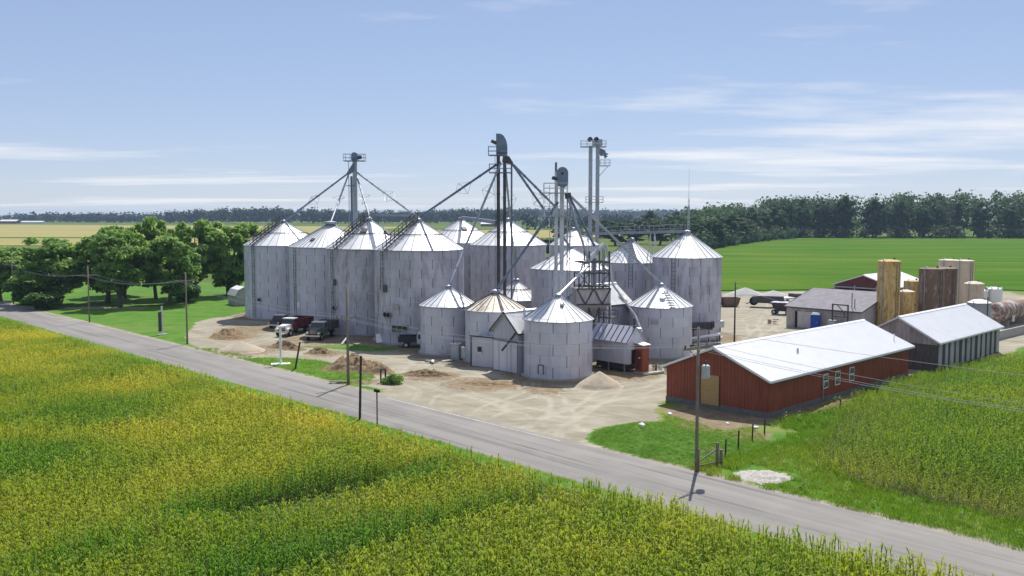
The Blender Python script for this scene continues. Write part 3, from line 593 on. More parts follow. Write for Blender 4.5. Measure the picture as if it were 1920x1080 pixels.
M7 = make_bin('tall stained grain bin at the right end carrying the mast', 22.6, 120.5, 4.4, 10.45, 3.05, 28, GALV_OLD, ladders=[(R_(238), 1.0, 10.3)])
M8 = make_bin('low grain bin with round hatch and roof rungs, left of the red barn', 16.85, 105.3, 3.5, 5.65, 2.2, 24, cap=.3)
M9 = make_bin('far grain bin partly hidden behind the dryer frame', 10.2, 153, 4.0, 10.9, 2.5, 24, ring=True)
for t, a, R, he, rise, w in ((M6, R_(262), 4.1, 9.3, 3.0, .8), (M8, R_(283), 3.5, 5.65, 2.2, .7)):   # rungs up the roof
    er = R+.14; b = MB(); sd = Vector((-math.sin(a), math.cos(a), 0))
    for i in range(7):
        rr = er*(.95-.1*i); p = Vector(pol(rr, a, he+(er-rr)*rise/(er-.3)+.12)); b.beam(p-sd*w/2, p+sd*w/2, .09)
    b.build('roof_rungs', STEEL, t)
a = R_(266); b = MB().lathe([(0, .16), (.34, .16), (.36, -.02)], 14)
o = b.build('round_hatch', WHITE, M8); o.location = pol(2.15, a, 5.65+(3.64-2.15)*.66+.04); o.rotation_euler = (0, R_(33), a)
# fittings on bin walls: access doors, fans, windows
def on_wall(t, name, R, a, z, w, h, m, d=.08, extra=None):
    o = MB().box((0, 0, 0), (d, w, h)).build(name, m, t); o.location = pol(R+.06, a, z); o.rotation_euler = (0, 0, a); return o
def fan(t, R, a, z, r):
    o = MB().tube((-.05, 0, 0), (.28, 0, 0), r, n=16).build('fan_housing', STEEL, t); o.location = pol(R, a, z); o.rotation_euler = (0, 0, a)
    i = MB().tube((.27, 0, 0), (.30, 0, 0), r*.8, n=16).build('fan_grille', BLACK, o)
face4 = math.atan2(-118.5, 11.8)
wb = on_wall(B4, 'window', 5.66, R_(250.5), 1.95, 2.2, .85, STEEL, .10)
for k in (-1, 0, 1): MB().box((.045, k*.71, 0), (.04, .64, .72)).build('pane', GLASS, wb)
on_wall(B4, 'lower_window', 5.66, R_(253), 1.05, 1.5, .6, BOARD, .08); fan(B4, 5.66, R_(230), 3.6, .36); fan(B4, 5.66, R_(235.5), 3.6, .36); on_wall(B4, 'notice_board', 5.66, R_(245), 4.6, .95, .75, BOARD)
on_wall(B4, 'wall_box', 5.66, R_(229), 6.8, .55, .9, BOARDDK, .35); on_wall(B4, 'wall_box', 5.66, R_(224.5), 6.8, .35, .9, BOARD, .30)
fan(B3, 5.8, R_(226), 3.5, .35); on_wall(B3, 'wall_box', 5.8, R_(227), 6.9, .55, .8, BOARDDK, .3); on_wall(B3, 'wall_box', 5.8, R_(223), 6.9, .35, .7, BOARD, .3)
on_wall(B2, 'access_door', 6.0, R_(230.5), 2.9, .75, .85, WHITE); fan(B1, 6.1, R_(246), 3.0, .3)
on_wall(M1, 'access_door', 3.3, R_(262), .55, .95, .5, STEEL_LIGHT)
d3 = on_wall(M3, 'access_door', 3.4, R_(239), 1.0, .9, .85, GALV)
for dy in (-.28, .28): MB().box((.05, dy, 0), (.03, .10, .9)).build('door_bar', STEEL_DARK, d3)
MB().box((.05, 0, .42), (.03, .66, .08)).build('door_bar', STEEL_DARK, d3)
on_wall(M8, 'wall_patch', 3.5, R_(250), 4.1, .9, .5, STEEL, .05)

# ------------------------------------------------------------------ bucket elevators
def platform(t, c, sx, sy, m, rail=True, rm=None, h=1.05):
    p = MB().box(c, (sx, sy, .10)).build('platform', m, t)
    if rail:
        b = MB(); x0, x1, y0, y1 = c[0]-sx/2, c[0]+sx/2, c[1]-sy/2, c[1]+sy/2; z = c[2]
        nx_ = max(1, round(sx/1.0)); P = [(x0+(x1-x0)*i/nx_, yy) for i in range(nx_+1) for yy in (y0, y1)]
        for X_, Y_ in P: b.beam((X_, Y_, z), (X_, Y_, z+h), .06)
        for zz_ in (h*.5, h):
            b.beam((x0, y0, z+zz_), (x1, y0, z+zz_), .05); b.beam((x0, y1, z+zz_), (x1, y1, z+zz_), .05); b.beam((x0, y0, z+zz_), (x0, y1, z+zz_), .05); b.beam((x1, y0, z+zz_), (x1, y1, z+zz_), .05)
        b.build('guard_rail', rm or m, p)
    return p
def spout(t, a, b_, r, m, spread=True, frac=.5, ref=None):
    """a sloping pipe in the world, given in the tower's own axes"""
    o = t.location; a = Vector(a)-o; b_ = Vector(b_)-o
    s = MB().tube(a, b_, r, n=8).build('spout', m, t, smooth=False)
    n = max(2, int((b_-a).length/3)); fl = MB(); d = (b_-a).normalized()
    for i in range(1, n): p = a.lerp(b_, i/n); fl.tube(p-d*.05, p+d*.05, r*1.28, n=8)
    fl.build('flange', m, s)
    if spread:
        p = a.lerp(b_, frac); x = d.cross(Vector((0, 0, 1))).normalized(); y = x.cross(d).normalized(); k = MB(); L_ = (b_-a).length*.10
        for e in (x+y*.5, -x+y*.5, x*.2-y*1.0):
            tip = p+e*.95; k.beam(p, tip, .045); k.beam(tip, p+d*L_, .028); k.beam(tip, p-d*L_, .028)
        k.build('truss_rod', m, s)
    return s
def casing(t, x, y, z0, z1, w, d, m):
    b = MB().box((x, y, (z0+z1)/2), (w, d, z1-z0)); n = int((z1-z0)/2.4)
    c = b.build('trunk', m, t); k = MB()
    for i in range(1, n): k.box((x, y, z0+(z1-z0)*i/n), (w+.08, d+.08, .07))
    k.build('trunk_flange', m, c); return c
def hood(t, x0, x1, z0, z1, yw, m, flat_left=True):
    """elevator head: straight on one side, rounded on the other"""
    P = [(x0, z0), (x0, z1)]; n = 8
    for i in range(1, n+1):
        a = math.pi/2*(1-i/n); P.append((x0+(x1-x0)*(.25+.75*math.cos(a)), z0+(z1-z0)*(.35+.65*math.sin(a))))
    P.append((x1, z0)); h = MB().prism(P, -yw/2, yw/2).build('head', m, t)
    MB().prism([(p[0]*1.0, p[1]) for p in [(x0+.1, z0+.3), (x0+.1, z0+.42), (x1-.06, z0+.42), (x1-.06, z0+.3)]], -yw/2-.05, yw/2+.05).build('head_band', STEEL_DARK, h)
    return h
# L1: left tower
t = thing('bucket_elevator', 'slender blue grey elevator tower above the four left bins', 'elevator', (-24.7, 147, 0), 0, 'bucket elevator towers')
casing(t, .12, 0, 0, 24.4, .62, .5, STEEL); casing(t, -.45, .1, 0, 21.8, .30, .4, STEEL_BLUE)
P = [(-.38, 24.3), (-.38, 25.0)]+[(.12+.5*math.cos(a), 25.0+.5*math.sin(a)) for a in np.linspace(math.pi, 0, 8)]+[(.62, 24.3)]; MB().prism(P, -.4, .4).build('head', STEEL_BLUE, t)
o = MB().tube((.3, 0, 24.75), (1.2, 0, 24.75), .32, n=10).build('motor', STEEL_DARK, t); platform(t, (.1, 0, 24.15), 3.2, 1.9, STEEL_BLUE); platform(t, (-.5, 0, 20.3), 1.4, 1.0, STEEL_BLUE, False)
MB().prism([(-1.15, 22.2), (-.2, 23.7), (.1, 23.7), (.1, 22.6), (-.9, 22.0)], -.35, .35).build('distributor', STEEL_BLUE, t)
ladder_mb((-.8, -.3, 0), (-.8, -.3, 24.1), (0, 1, 0), .45, .6, .03).build('ladder', STEEL, t)
zt = 22.3; X0, Y0 = t.location.x, t.location.y
for e, r0 in (((-35.3, 145.9, 14.9), (-1.0, 22.2)), ((-26.6, 137.6, 14.8), (-.9, 22.0)), ((-19.4, 127.6, 15.4), (.45, 21.6)), ((-11.8, 118.6, 15.4), (.4, 22.4))):
    spout(t, (X0+r0[0], Y0, r0[1]), e, .135, STEEL_BLUE if e[0] < -30 else STEEL, frac=.55)
# L2: main dark tower
t = thing('bucket_elevator', 'tallest dark twin trunk elevator tower in the middle with a curved hood', 'elevator', (-1.3, 114, 0), 0, 'bucket elevator towers')
casing(t, -.36, 0, 0, 23.6, .42, .6, STEEL_DARK); casing(t, .40, 0, 0, 23.0, .38, .6, STEEL_DARK)
hood(t, -.62, .75, 22.9, 25.6, .8, STEEL_BLUE); MB().tube((-1.2, -.2, 24.75), (-.5, -.2, 24.4), .22, n=10).build('motor', STEEL_DARK, t)
platform(t, (-.9, 0, 23.0), 1.3, 1.4, STEEL_BLUE); platform(t, (-.1, 0, 20.9), 2.7, 1.6, STEEL_BLUE)
MB().prism([(.2, 22.9), (.95, 22.9), (1.45, 22.1), (1.3, 21.9), (.1, 22.2)], -.35, .35).build('distributor', STEEL_DARK, t)
ladder_mb((-.75, -.35, 0), (-.75, -.35, 23), (0, 1, 0), .45, .6, .03).build('ladder', STEEL_DARK, t)
MB().beam((1.25, 0, 0), (1.25, 0, 22.0), .22).build('support_post', STEEL_BLUE, t)
X0, Y0 = -1.3, 114
spout(t, (X0-.1, Y0-.2, 22.2), (-11.6, 118.7, 15.6), .145, STEEL_BLUE, frac=.45)
spout(t, (X0-.05, Y0-.4, 22.1), (-5.75, 111.2, 11.6), .145, STEEL, frac=.33); spout(t, (-5.75, 111.2, 11.6), (-7.25, 107.6, 7.7), .145, STEEL, False)
spout(t, (X0+.45, Y0, 22.0), (.55, 125.7, 7.2), .135, STEEL, True, .3); spout(t, (X0+1.4, Y0, 21.9), (7.3, 119.6, 11.9), .145, STEEL_BLUE, frac=.42); spout(t, (X0+1.45, Y0+.2, 21.9), (10.0, 131.0, 13.0), .145, STEEL_BLUE, frac=.42)
MB().beam((-.6, -.2, 14.9), (-7.2, 44, 15.3), .35, .45).build('conveyor', STEEL_BLUE, t)
# L3: pale tower in front
t = thing('bucket_elevator', 'shorter pale elevator tower with a drum head behind the nearest bin', 'elevator', (5.0, 100, 0), 0, 'bucket elevator towers')
casing(t, -.28, 0, 0, 20.4, .34, .55, STEEL_LIGHT); casing(t, .33, 0, 0, 19.6, .42, .55, STEEL_LIGHT)
P = [(-.12, 18.9)]+[(.35+.62*math.cos(a), 20.25+.66*math.sin(a)) for a in np.linspace(math.pi*.98, 0, 12)]+[(.97, 19.0), (.55, 18.7)]; hd = MB().prism(P, -.38, .38).build('head', STEEL_BLUE, t)
MB().tube((.35, -.42, 20.2), (.35, .42, 20.2), .16, n=12).build('head_shaft', STEEL_DARK, hd); MB().box((-.32, 0, 20.6), (.22, .5, 1.6)).build('head_spine', STEEL_BLUE, hd); MB().tube((-.75, -.2, 19.8), (-.1, -.2, 19.6), .2, n=8).build('motor', STEEL_DARK, t)
platform(t, (-.35, 0, 18.15), 2.5, 1.5, STEEL, True, STEEL_LIGHT); platform(t, (-.1, 0, 15.7), 2.9, 1.5, STEEL, True, STEEL_LIGHT)
ladder_mb((-1.0, -.3, 0), (-1.0, -.3, 19), (0, 1, 0), .45, .5, .03).build('ladder', STEEL_LIGHT, t)
MB().prism([(.6, 18.2), (1.25, 18.2), (1.35, 17.6), (.7, 17.5)], -.3, .3).build('distributor', STEEL_DARK, t)
b = MB()
for xx in (.92, 1.22): b.beam((xx, .2, 0), (xx, .2, 17.8), .14)
for z in np.arange(1, 17, 1.6): b.beam((.92, .2, z), (1.22, .2, z+.8), .06)
b.build('support_post', STEEL, t)
X0, Y0 = 5.0, 100
spout(t, (X0-.1, Y0-.3, 17.2), (-1.75, 101.6, 7.6), .145, STEEL_BLUE, False); spout(t, (X0+1.25, Y0-.2, 17.8), (16.8, 105.3, 8.2), .145, STEEL, False)
spout(t, (X0+1.15, Y0, 17.7), (9.1, 103.0, 12.4), .135, STEEL_BLUE, False); spout(t, (X0+1.0, Y0-.2, 17.6), (8.2, 99.2, 10.8), .14, STEEL, False); spout(t, (8.0, 98.6, 10.4), (4.7, 92.2, 8.0), .145, STEEL_LIGHT, False)
spout(t, (X0+1.05, Y0+.2, 17.6), (9.2, 118, 11.4), .14, STEEL, False)
# L4: far tower
t = thing('bucket_elevator', 'distant twin tube elevator tower with railed platforms right of centre', 'elevator', (14.4, 165, 0), 0, 'bucket elevator towers')
for xx in (-.62, .62): casing(t, xx, 0, 0, 27.8, .62, .7, STEEL)
platform(t, (-.15, 0, 27.6), 4.4, 2.0, STEEL, True, STEEL_LIGHT); MB().box((.55, 0, 28.35), (1.7, 1.0, 1.1)).build('head', STEEL, t)
for xx in (-.75, .35): MB().tube((xx, -.5, 28.9), (xx, .5, 28.9), .42, n=12).build('motor', STEEL_DARK, t)
platform(t, (1.9, 0, 24.3), 1.7, 1.6, STEEL, True, STEEL_LIGHT); platform(t, (.1, 0, 17.9), 3.0, 1.9, STEEL, True, STEEL_LIGHT)
MB().beam((.9, 0, 22.5), (2.4, 0, 24.2), .10).build('platform_brace', STEEL, t)
d_ = MB().prism([(.95, 27.4), (1.9, 27.0), (2.1, 26.2), (1.2, 26.0), (.95, 26.4)], -.4, .4).build('distributor', STEEL_BLUE, t)
for k, (dx, dz) in enumerate(((.35, .1), (.2, -.35), (-.1, -.6))): MB().tube((1.8+dx*.3, 0, 26.5+dz*.5), (2.1+dx, 0, 26.2+dz), .14, n=8).build('outlet', STEEL_BLUE, d_)

# ------------------------------------------------------------------ conveyors and catwalk over the bin tops
def conveyor(label, a, b_, w=.36, h=.30, rail=False, m=STEEL, legs=()):
    a, b_ = Vector(a), Vector(b_); t = thing('conveyor_bridge', label, 'conveyor', a); d = b_-a
    MB().beam((0, 0, 0), d, w, h).build('trough', m, t)
    sd = d.cross(Vector((0, 0, 1))).normalized(); n = int(d.length/2.0)
    if rail:
        MB().beam(sd*.7+Vector((0, 0, -.2)), d+sd*.7+Vector((0, 0, -.2)), .8, .06).build('walkway', m, t)
        for s in (.32, 1.08):
            b = MB()
            for z in (.35, .85): b.beam(sd*s+Vector((0, 0, z)), d+sd*s+Vector((0, 0, z)), .05)
            for i in range(n+1): p = d*(i/n)+sd*s; b.beam(p+Vector((0, 0, -.2)), p+Vector((0, 0, .85)), .05)
            b.build('guard_rail', m, t)
    for fr, z in legs:
        p = d*fr; b = MB()
        for s in (-1, 1):
            for q in (-.9, .9): b.beam(p+sd*s*.35, Vector((p.x+sd.x*s*1.2+q, p.y+sd.y*s*1.2, z-a.z)), .10)
        b.build('support_leg', STEEL_LIGHT, t)
    return t
conveyor('level pipe conveyor joining the peaks of two left bins', (-19.3, 127.4, 15.75), (-11.9, 118.4, 15.75))
conveyor('railed catwalk conveyor over the right bins to the mast', (10.6, 139.6, 12.95), (22.6, 120.6, 13.75), rail=True, m=STEEL, legs=((.08, 0), (.70, 0)))
t = thing('radio_mast', 'thin tall lattice mast on top of the right end bin', 'mast', (22.75, 120.6, 13.85)); b = MB()
for k in range(3): a = k*2.094; b.beam(pol(.16, a, 0), pol(.10, a, 4.0), .035)
for i in range(9):
    for k in range(3): a = k*2.094; b.beam(pol(.16-.006*i, a, i*.44), pol(.16-.006*i, a+2.094, i*.44+.44), .022)
b.build('lattice', STEEL_LIGHT, t); MB().tube((0, 0, 3.8), (0, 0, 8.0), .03, .012, n=6).build('whip', STEEL_LIGHT, t)

# ------------------------------------------------------------------ dryer frame and the buildings packed between the bins
t = thing('dryer_tower', 'dark steel dryer frame with a braced pale hopper among the bins', 'dryer', (8.55, 100.5, 0), R_(8)); b = MB()
for xx in (-1.6, -.5, .6, 1.7):
    for yy in (-1.2, 1.2): b.beam((xx, yy, 0), (xx, yy, 12.0 if xx > -1 else 9.6), .14)
b.build('column', STEEL_DARK, t)
for z in (6.1, 8.2, 9.6, 10.8):
    b = MB(); x0 = -1.6
    for yy in (-1.2, 1.2): b.beam((x0, yy, z), (1.7, yy, z), .13)
    for xx in (-1.6, 1.7): b.beam((xx, -1.2, z), (xx, 1.2, z), .13)
    b.build('cross_beam', STEEL_DARK, t)
b = MB()
for a0, a1 in (((-1.6, 8.3), (-.5, 9.6)), ((-.5, 8.3), (-1.6, 9.6)), ((.6, 8.3), (1.7, 9.6)), ((1.7, 9.6), (.6, 10.8)), ((-.5, 2.4), (.6, 6.0)), ((.6, 2.4), (-.5, 6.0))): b.beam((a0[0], -1.22, a0[1]), (a1[0], -1.22, a1[1]), .08)
b.build('diagonal_brace', STEEL_DARK, t)
hp = MB()._add([(-1.9,-1.5,8.0),(1.8,-1.5,8.0),(1.8,1.5,8.0),(-1.9,1.5,8.0),(-1.9,-1.5,6.3),(1.8,-1.5,6.3),(1.8,1.5,6.3),(-1.9,1.5,6.3),(-.6,-.6,5.0),(.7,-.6,5.0),(.7,.6,5.0),(-.6,.6,5.0)],
    [(0,1,2,3),(0,4,5,1),(1,5,6,2),(2,6,7,3),(3,7,4,0),(4,8,9,5),(5,9,10,6),(6,10,11,7),(7,11,8,4),(8,11,10,9)]).build('hopper', BOARD, t)
b = MB()
for x0, x1 in ((-1.9, -.05), (-.05, 1.8)): b.beam((x0, -1.55, 8.0), ((x0+x1)/2, -1.55, 6.35), .12); b.beam(((x0+x1)/2, -1.55, 6.35), (x1, -1.55, 8.0), .12)
b.beam((-1.9, -1.55, 8.0), (1.8, -1.55, 8.0), .14); b.beam((-1.9, -1.55, 6.33), (1.8, -1.55, 6.33), .14); b.build('hopper_brace', STEEL_DARK, hp)
for xx, z1 in ((-.1, 11.6), (.25, 11.2), (1.1, 12.2)): MB().tube((xx, -.9, 7.9), (xx, -.9, z1), .13, n=8).build('down_pipe', STEEL, t)
MB().beam((-.9, -1.0, 10.7), (1.3, -.6, 12.7), .5, .45).build('inclined_trough', STEEL_LIGHT, t); MB().tube((1.4, -1, 12.6), (2.1, -1.2, 8.4), .12, n=8).build('down_pipe', STEEL_LIGHT, t); MB().tube((2.1, -1.2, 8.4), (4.2, -2.6, 5.2), .12, n=8).build('down_pipe', STEEL_LIGHT, t); MB().tube((4.2, -2.6, 5.2), (4.55, -4.0, 3.6), .12, n=8).build('down_pipe', STEEL_LIGHT, t)
MB().tube((1.2, -2.5, 4.2), (4.45, -4.1, 3.9), .14, n=8).build('blow_pipe', STEEL_LIGHT, t); b = MB().tube((1.2, -2.5, 4.2), (1.2, -2.5, 6.2), .12, n=8).tube((1.55, -2.5, 4.2), (1.55, -2.5, 6.2), .09, n=8).build('blow_pipe', STEEL_LIGHT, t)
platform(t, (1.3, -2.3, 5.0), 1.8, 1.0, STEEL_DARK, True, STEEL_DARK, .8)

def panel_mesh(name, w, h, m, ribs=3, vertical=True, rib=.035):
    b = MB().box((0, 0, h/2), (w-.012, .03, h))
    for i in range(ribs): b.box((-w/2+w*(i+.5)/ribs, -.02, h/2), (.06, rib, h))
    return b.data(name, m)
def gable(t, w, l, he, hr, wallm, roofm, over=.35, pw=.92, fnd=.45, roof_panels=True, front_m=None, pname='siding_panel', ribs=3, side_skip=()):
    """gabled building in its own axes: front gable at y=0 facing -y, ridge along +y; separate siding and roof panels"""
    fm = front_m or wallm
    if fnd: MB().box((0, l/2, fnd/2-.15), (w+.12, l+.12, fnd+.3)).build('foundation', OLDCONC, t)
    core = MB().prism([(-w/2+.02, 0), (w/2-.02, 0), (w/2-.02, he), (0, hr-.03), (-w/2+.02, he)], .02, l-.02).build('wall', SEAM, t)
    n = max(1, round(l/pw)); pl = l/n; sm = panel_mesh(pname, pl, he-fnd, wallm, ribs)
    for k in range(n):
        for s in (1, -1):
            if (s, k) in side_skip: continue
            link(pname, sm, core, (s*(w/2+.015), pl*(k+.5), fnd), s*math.pi/2)
    n = max(2, round(w/pw)); pw_ = w/n
    for k in range(n):
        x0, x1 = -w/2+pw_*k, -w/2+pw_*(k+1); z = lambda x: he+(hr-he)*(1-abs(x)/(w/2))-.02
        for y_, m_ in ((-.015, fm), (l+.015, fm)):
            b = MB(); mid = [(0, z(0))] if x0 < -1e-6 and x1 > 1e-6 else []
            b.prism([(x0+.006, fnd), (x1-.006, fnd), (x1-.006, z(x1))]+mid+[(x0+.006, z(x0))], y_-.015, y_+.015)
            sg = -1 if y_ < 1 else 1
            for i in range(ribs):
                xr = x0+pw_*(i+.5)/ribs; b.box((xr, y_+sg*.02, (fnd+z(xr))/2), (.06, .035, z(xr)-fnd))
            b.build(pname, m_, core)
    sl = (hr-he)/(w/2); ex = w/2+over; ez = he-over*sl; L_ = math.hypot(ex, hr-ez); ang = math.atan2(hr-ez, ex)
    rf = MB().prism([(-ex, ez+.02), (0, hr+.02), (ex, ez+.02), (ex, ez+.09), (0, hr+.09), (-ex, ez+.09)], -over, l+over).build('roof', WHITE if roofm is WHITEROOF else roofm, t)
    if roof_panels:
        n = round((l+2*over)/pw); pl = (l+2*over)/n
        b = MB().box((0, 0, .015), (L_, pl-.012, .02))
        for i in range(ribs+1): b.box((0, -pl/2+pl*(i+.5)/(ribs+1), .035), (L_, .05, .035))
        rm = b.data('roof_panel', roofm)
        for k in range(n):
            for s in (1, -1):
                o = link('roof_panel', rm, rf, (s*ex/2, -over+pl*(k+.5), (ez+hr)/2+.115)); o.rotation_euler = (0, s*ang, 0)
        MB().prism([(-.22, hr+.06), (0, hr+.18), (.22, hr+.06), (.22, hr+.10), (0, hr+.22), (-.22, hr+.10)], -over-.01, l+over+.01).build('ridge_cap', roofm, rf)
    tm = WHITE if roofm is WHITEROOF else STEEL_DARK
    for yy in (-over-.015, l+over+.015):
        for s in (1, -1): MB().beam((s*ex, yy, ez+.06), (0, yy, hr+.06), .03, .17).build('barge_board', tm, rf)
    for s in (1, -1): MB().box((s*(ex+.02), l/2, ez+.04), (.04, l+2*over, .17)).build('fascia', tm, rf)
    return core, rf
# red barn
w = 9.6; c = Vector((20.0, 72.0, 0))-U*w/2
BA = ROAD_ANG+R_(2.0); c = Vector((20.0, 72.0, 0))-Vector((math.cos(BA), math.sin(BA), 0))*w/2
barn = thing('red_barn', 'long red metal barn with a bright white roof beside the corn', 'barn', c, BA)
core, rf = gable(barn, w, 26.8, 3.05, 5.05, REDWALL, WHITEROOF, .4, fnd=.45)
dr = MB().box((0, 0, 1.25), (1.75, .06, 2.45)).build('door', OSB, barn); dr.location = (-.45, -.075, .32); MB().box((0, -.04, 1.2), (1.75, .03, .09)).build('batten', OSB, dr)
for k in (-1, 1): MB().box((k*.9, -.03, 1.25), (.06, .06, 2.5)).build('door_jamb', REDDK, dr)
for yy in (9.4, 11.6, 14.3):
    wn = MB().box((0, 0, .62), (.06, .86, 1.24)).build('window', WHITE, barn); wn.location = (w/2+.075, yy, 1.15)
    for zz_ in (.33, .92):
        for dy in (-.19, .19): MB().box((.02, dy, zz_), (.04, .31, .48)).build('pane', GLASS, wn)
MB().tube((2.7, 8.5, 4.0), (2.7, 8.5, 4.45), .09, n=8).build('vent_pipe', STEEL, rf); MB().tube((3.9, 25.4, 3.3), (3.9, 25.4, 4.25), .06, n=8).build('vent_pipe', WHITE, rf)
MB().tube((4.9, 8.9, .2), (4.9, 8.9, 1.5), .035, n=6).build('conduit', STEEL, barn); MB().box((4.93, 8.9, 1.6), (.12, .25, .35)).build('meter_box', STEEL_LIGHT, barn)
# grey board shed behind it
w = 7.9; c = Vector((42.9, 93.4, 0))-U*w/2
shed2 = thing('board_shed', 'open sided weathered board shed with white roof behind the red barn', 'shed', c, ROAD_ANG+R_(2.5))
core, rf = gable(shed2, w, 18.8, 3.05, 5.2, BOARDDK, WHITEROOF, .35, fnd=0, front_m=BOARD, ribs=2, pw=.75)
b = MB()
bms = [MB().box((0, 0, hb_/2), (.08, wb_, hb_)).data('side_board', BOARD) for wb_, hb_ in ((.85, 2.75), (.72, 2.6), (.95, 2.7))]
for k in range(12): o = link('side_board', bms[k*7 % 3], core, (w/2+.09, .55+k*1.58+(k*37 % 10-5)*.02, .15)); o.rotation_euler = (R_((k*13 % 5-2)*.5), 0, 0)
MB().box((0, -.08, 1.35), (w, .06, 2.7)).build('dark_lower_wall', BOARDDK, shed2)
# old shingled shed
w = 15.4
shed3 = thing('shingled_shed', 'old whitewashed shed with a grey shingle roof behind the blue toilet', 'shed', (38.9+V.x*w/2, 131.5+V.y*w/2, 0), ROAD_ANG-math.pi/2)
core, rf = gable(shed3, w, 11.0, 2.9, 5.0, BOARD, SHINGLE, .3, fnd=0, roof_panels=False, pw=1.0, ribs=2)
dr = MB().box((0, 0, 1.15), (.08, 3.2, 2.3)).build('sliding_door', STEEL_LIGHT, shed3); dr.location = (w/2+.11, 3.1, .05); MB().box((.05, -1.5, 1.15), (.05, .35, 2.3)).build('door_gap', BLACK, dr)
for yy, z1 in ((9.1, 5.3), (9.5, 4.5)): MB().tube((w/2-1.2, yy, 3.2), (w/2-1.2, yy, z1), .06, n=8).build('stove_pipe', STEEL_DARK, rf)
fr = thing('hoist_frame', 'dark steel hoop frame with tank standing before the shingled shed', 'frame', (43.9, 124.2, 0), ROAD_ANG); b = MB()
for xx in (-1.1, 1.1): b.beam((xx, 0, 0), (xx, 0, 3.9), .16)
b.beam((-1.1, 0, 3.8), (1.1, 0, 3.8), .16); b.beam((-1.1, 0, 2.2), (1.1, 0, 2.2), .12); b.beam((-.5, 0, 3.8), (.6, 0, 2.8), .10); b.beam((.6, 0, 2.8), (.6, 0, 2.2), .1); b.build('post', STEEL_DARK, fr); MB().box((-.9, -.3, 1.2), (1.0, .7, 1.0)).build('fuel_box', STEEL, fr)
# barn far behind, with red gable
bb = thing('open_gable_barn', 'low barn with dark red open gable and white roof behind the tall tanks', 'barn', (62.7, 165.9, 0), ROAD_ANG)
core, rf = gable(bb, 11.2, 14, 3.1, 4.95, REDDK, WHITEROOF, .3, fnd=0, ribs=1, pw=1.4)
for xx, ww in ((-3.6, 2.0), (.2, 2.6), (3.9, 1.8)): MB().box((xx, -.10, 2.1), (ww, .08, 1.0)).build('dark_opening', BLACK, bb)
MB().box((0, -.13, 2.72), (11.0, .10, .22)).build('front_beam', STEEL, bb); MB().box((0, -.12, 1.0), (11.0, .06, 1.0)).build('lower_boards', BOARD, bb)
for xx in (-5.4, -1.6, 2.4, 5.4): MB().box((xx, -.16, 1.6), (.18, .12, 3.1)).build('post', STEEL, bb)
# scale house among the bins
s1 = thing('metal_building', 'galvanized building with patched slope roof between hopper and low bin', 'building', Vector((13.75, 107.35, 0))-V*5.6-U*2.6, ROAD_ANG)
core, rf = gable(s1, 5.2, 5.6, 5.75, 7.75, GALV, ROOFM, .25, fnd=.1, pw=.95)
ladder_mb((-.1, .6, 7.95), (2.75, .6, 5.85), (0, 1, 0), .5, .5, .04).build('roof_ladder', STEEL_DARK, rf); MB().box((2.2, 4.7, 6.42), (1.0, .9, .05), M=Matrix.Rotation(math.atan2(2.0, 2.6), 3, 'Y')).build('rust_patch', ROOF_RUST, rf)
# low hopper shed on legs
s2 = thing('hopper_shed', 'long low metal shed raised on legs with a red sign', 'shed', Vector((11.6, 92.6, 0))+V*1.2-U*5.2, ROAD_ANG-math.pi/2)
lw, ll = 2.4, 5.2; core = MB().prism([(-lw/2, 0.9), (lw/2, .9), (lw/2, 3.2), (0, 4.5), (-lw/2, 3.2)], 0, ll).build('wall', SEAM, s2)
pm = panel_mesh('siding_panel', ll/7, 2.3, GALV, 2)
for k in range(7):
    for s in (1, -1): link('siding_panel', pm, core, (s*(lw/2+.015), ll/7*(k+.5), .9), s*math.pi/2)
ge = MB().prism([(-lw/2, .9), (lw/2, .9), (lw/2, 3.2), (0, 4.48), (-lw/2, 3.2)], ll+.005, ll+.04).build('gable_end', GALV, s2); MB().box((.35, ll+.06, 1.6), (.7, .05, 1.4)).build('dark_door', BLACK, ge)
rf = MB().prism([(-lw/2-.2, 3.03), (0, 4.54), (lw/2+.2, 3.03), (lw/2+.2, 3.1), (0, 4.61), (-lw/2-.2, 3.1)], -.1, ll+.15).build('roof', GALV, s2)
for k in range(8):
    b = MB()
    for s in (1, -1): b.beam((s*(lw/2+.2), ll*k/7, 3.12), (0, ll*k/7, 4.64), .07, .05)
    b.build('roof_rib', STEEL_DARK, rf)
for xx in (-lw/2+.1, lw/2-.1):
    for yy in (.2, ll*.5, ll-.5): MB().box((xx, yy, .45), (.14, .14, .9)).build('leg', WOOD, s2)
MB().box((0, ll/2, .55), (lw*.55, ll*.8, .7)).build('hopper', STEEL_DARK, s2)
sg = MB()._add([(lw/2+.05, 1.55+dy, 2.35+dz) for dy, dz in ((-.38, 0), (0, .22), (.38, 0), (0, -.22))]+[(lw/2+.08, 1.55+dy, 2.35+dz) for dy, dz in ((-.38, 0), (0, .22), (.38, 0), (0, -.22))], [(0,1,2,3),(4,5,6,7),(0,4,5,1),(1,5,6,2),(2,6,7,3),(3,7,4,0)]).build('sign', SIGNRED, s2)
tag(sg, 'red diamond sign with a small white mark'); MB().box((lw/2+.09, 1.55, 2.35), (.02, .34, .07)).build('sign_mark', PAPER, sg)
MB().tube((0, ll-.2, 4.5), (0, ll-.2, 5.5), .16, n=10).build('inlet_pipe', STEEL_DARK, s2)
bo = thing('red_booth', 'narrow brown red booth with a white lean roof beside the hopper shed', 'booth', (13.1, 93.15, 0), ROAD_ANG); MB().box((0, 0, 1.45), (.95, 1.0, 2.7)).build('wall', REDWALL, bo)
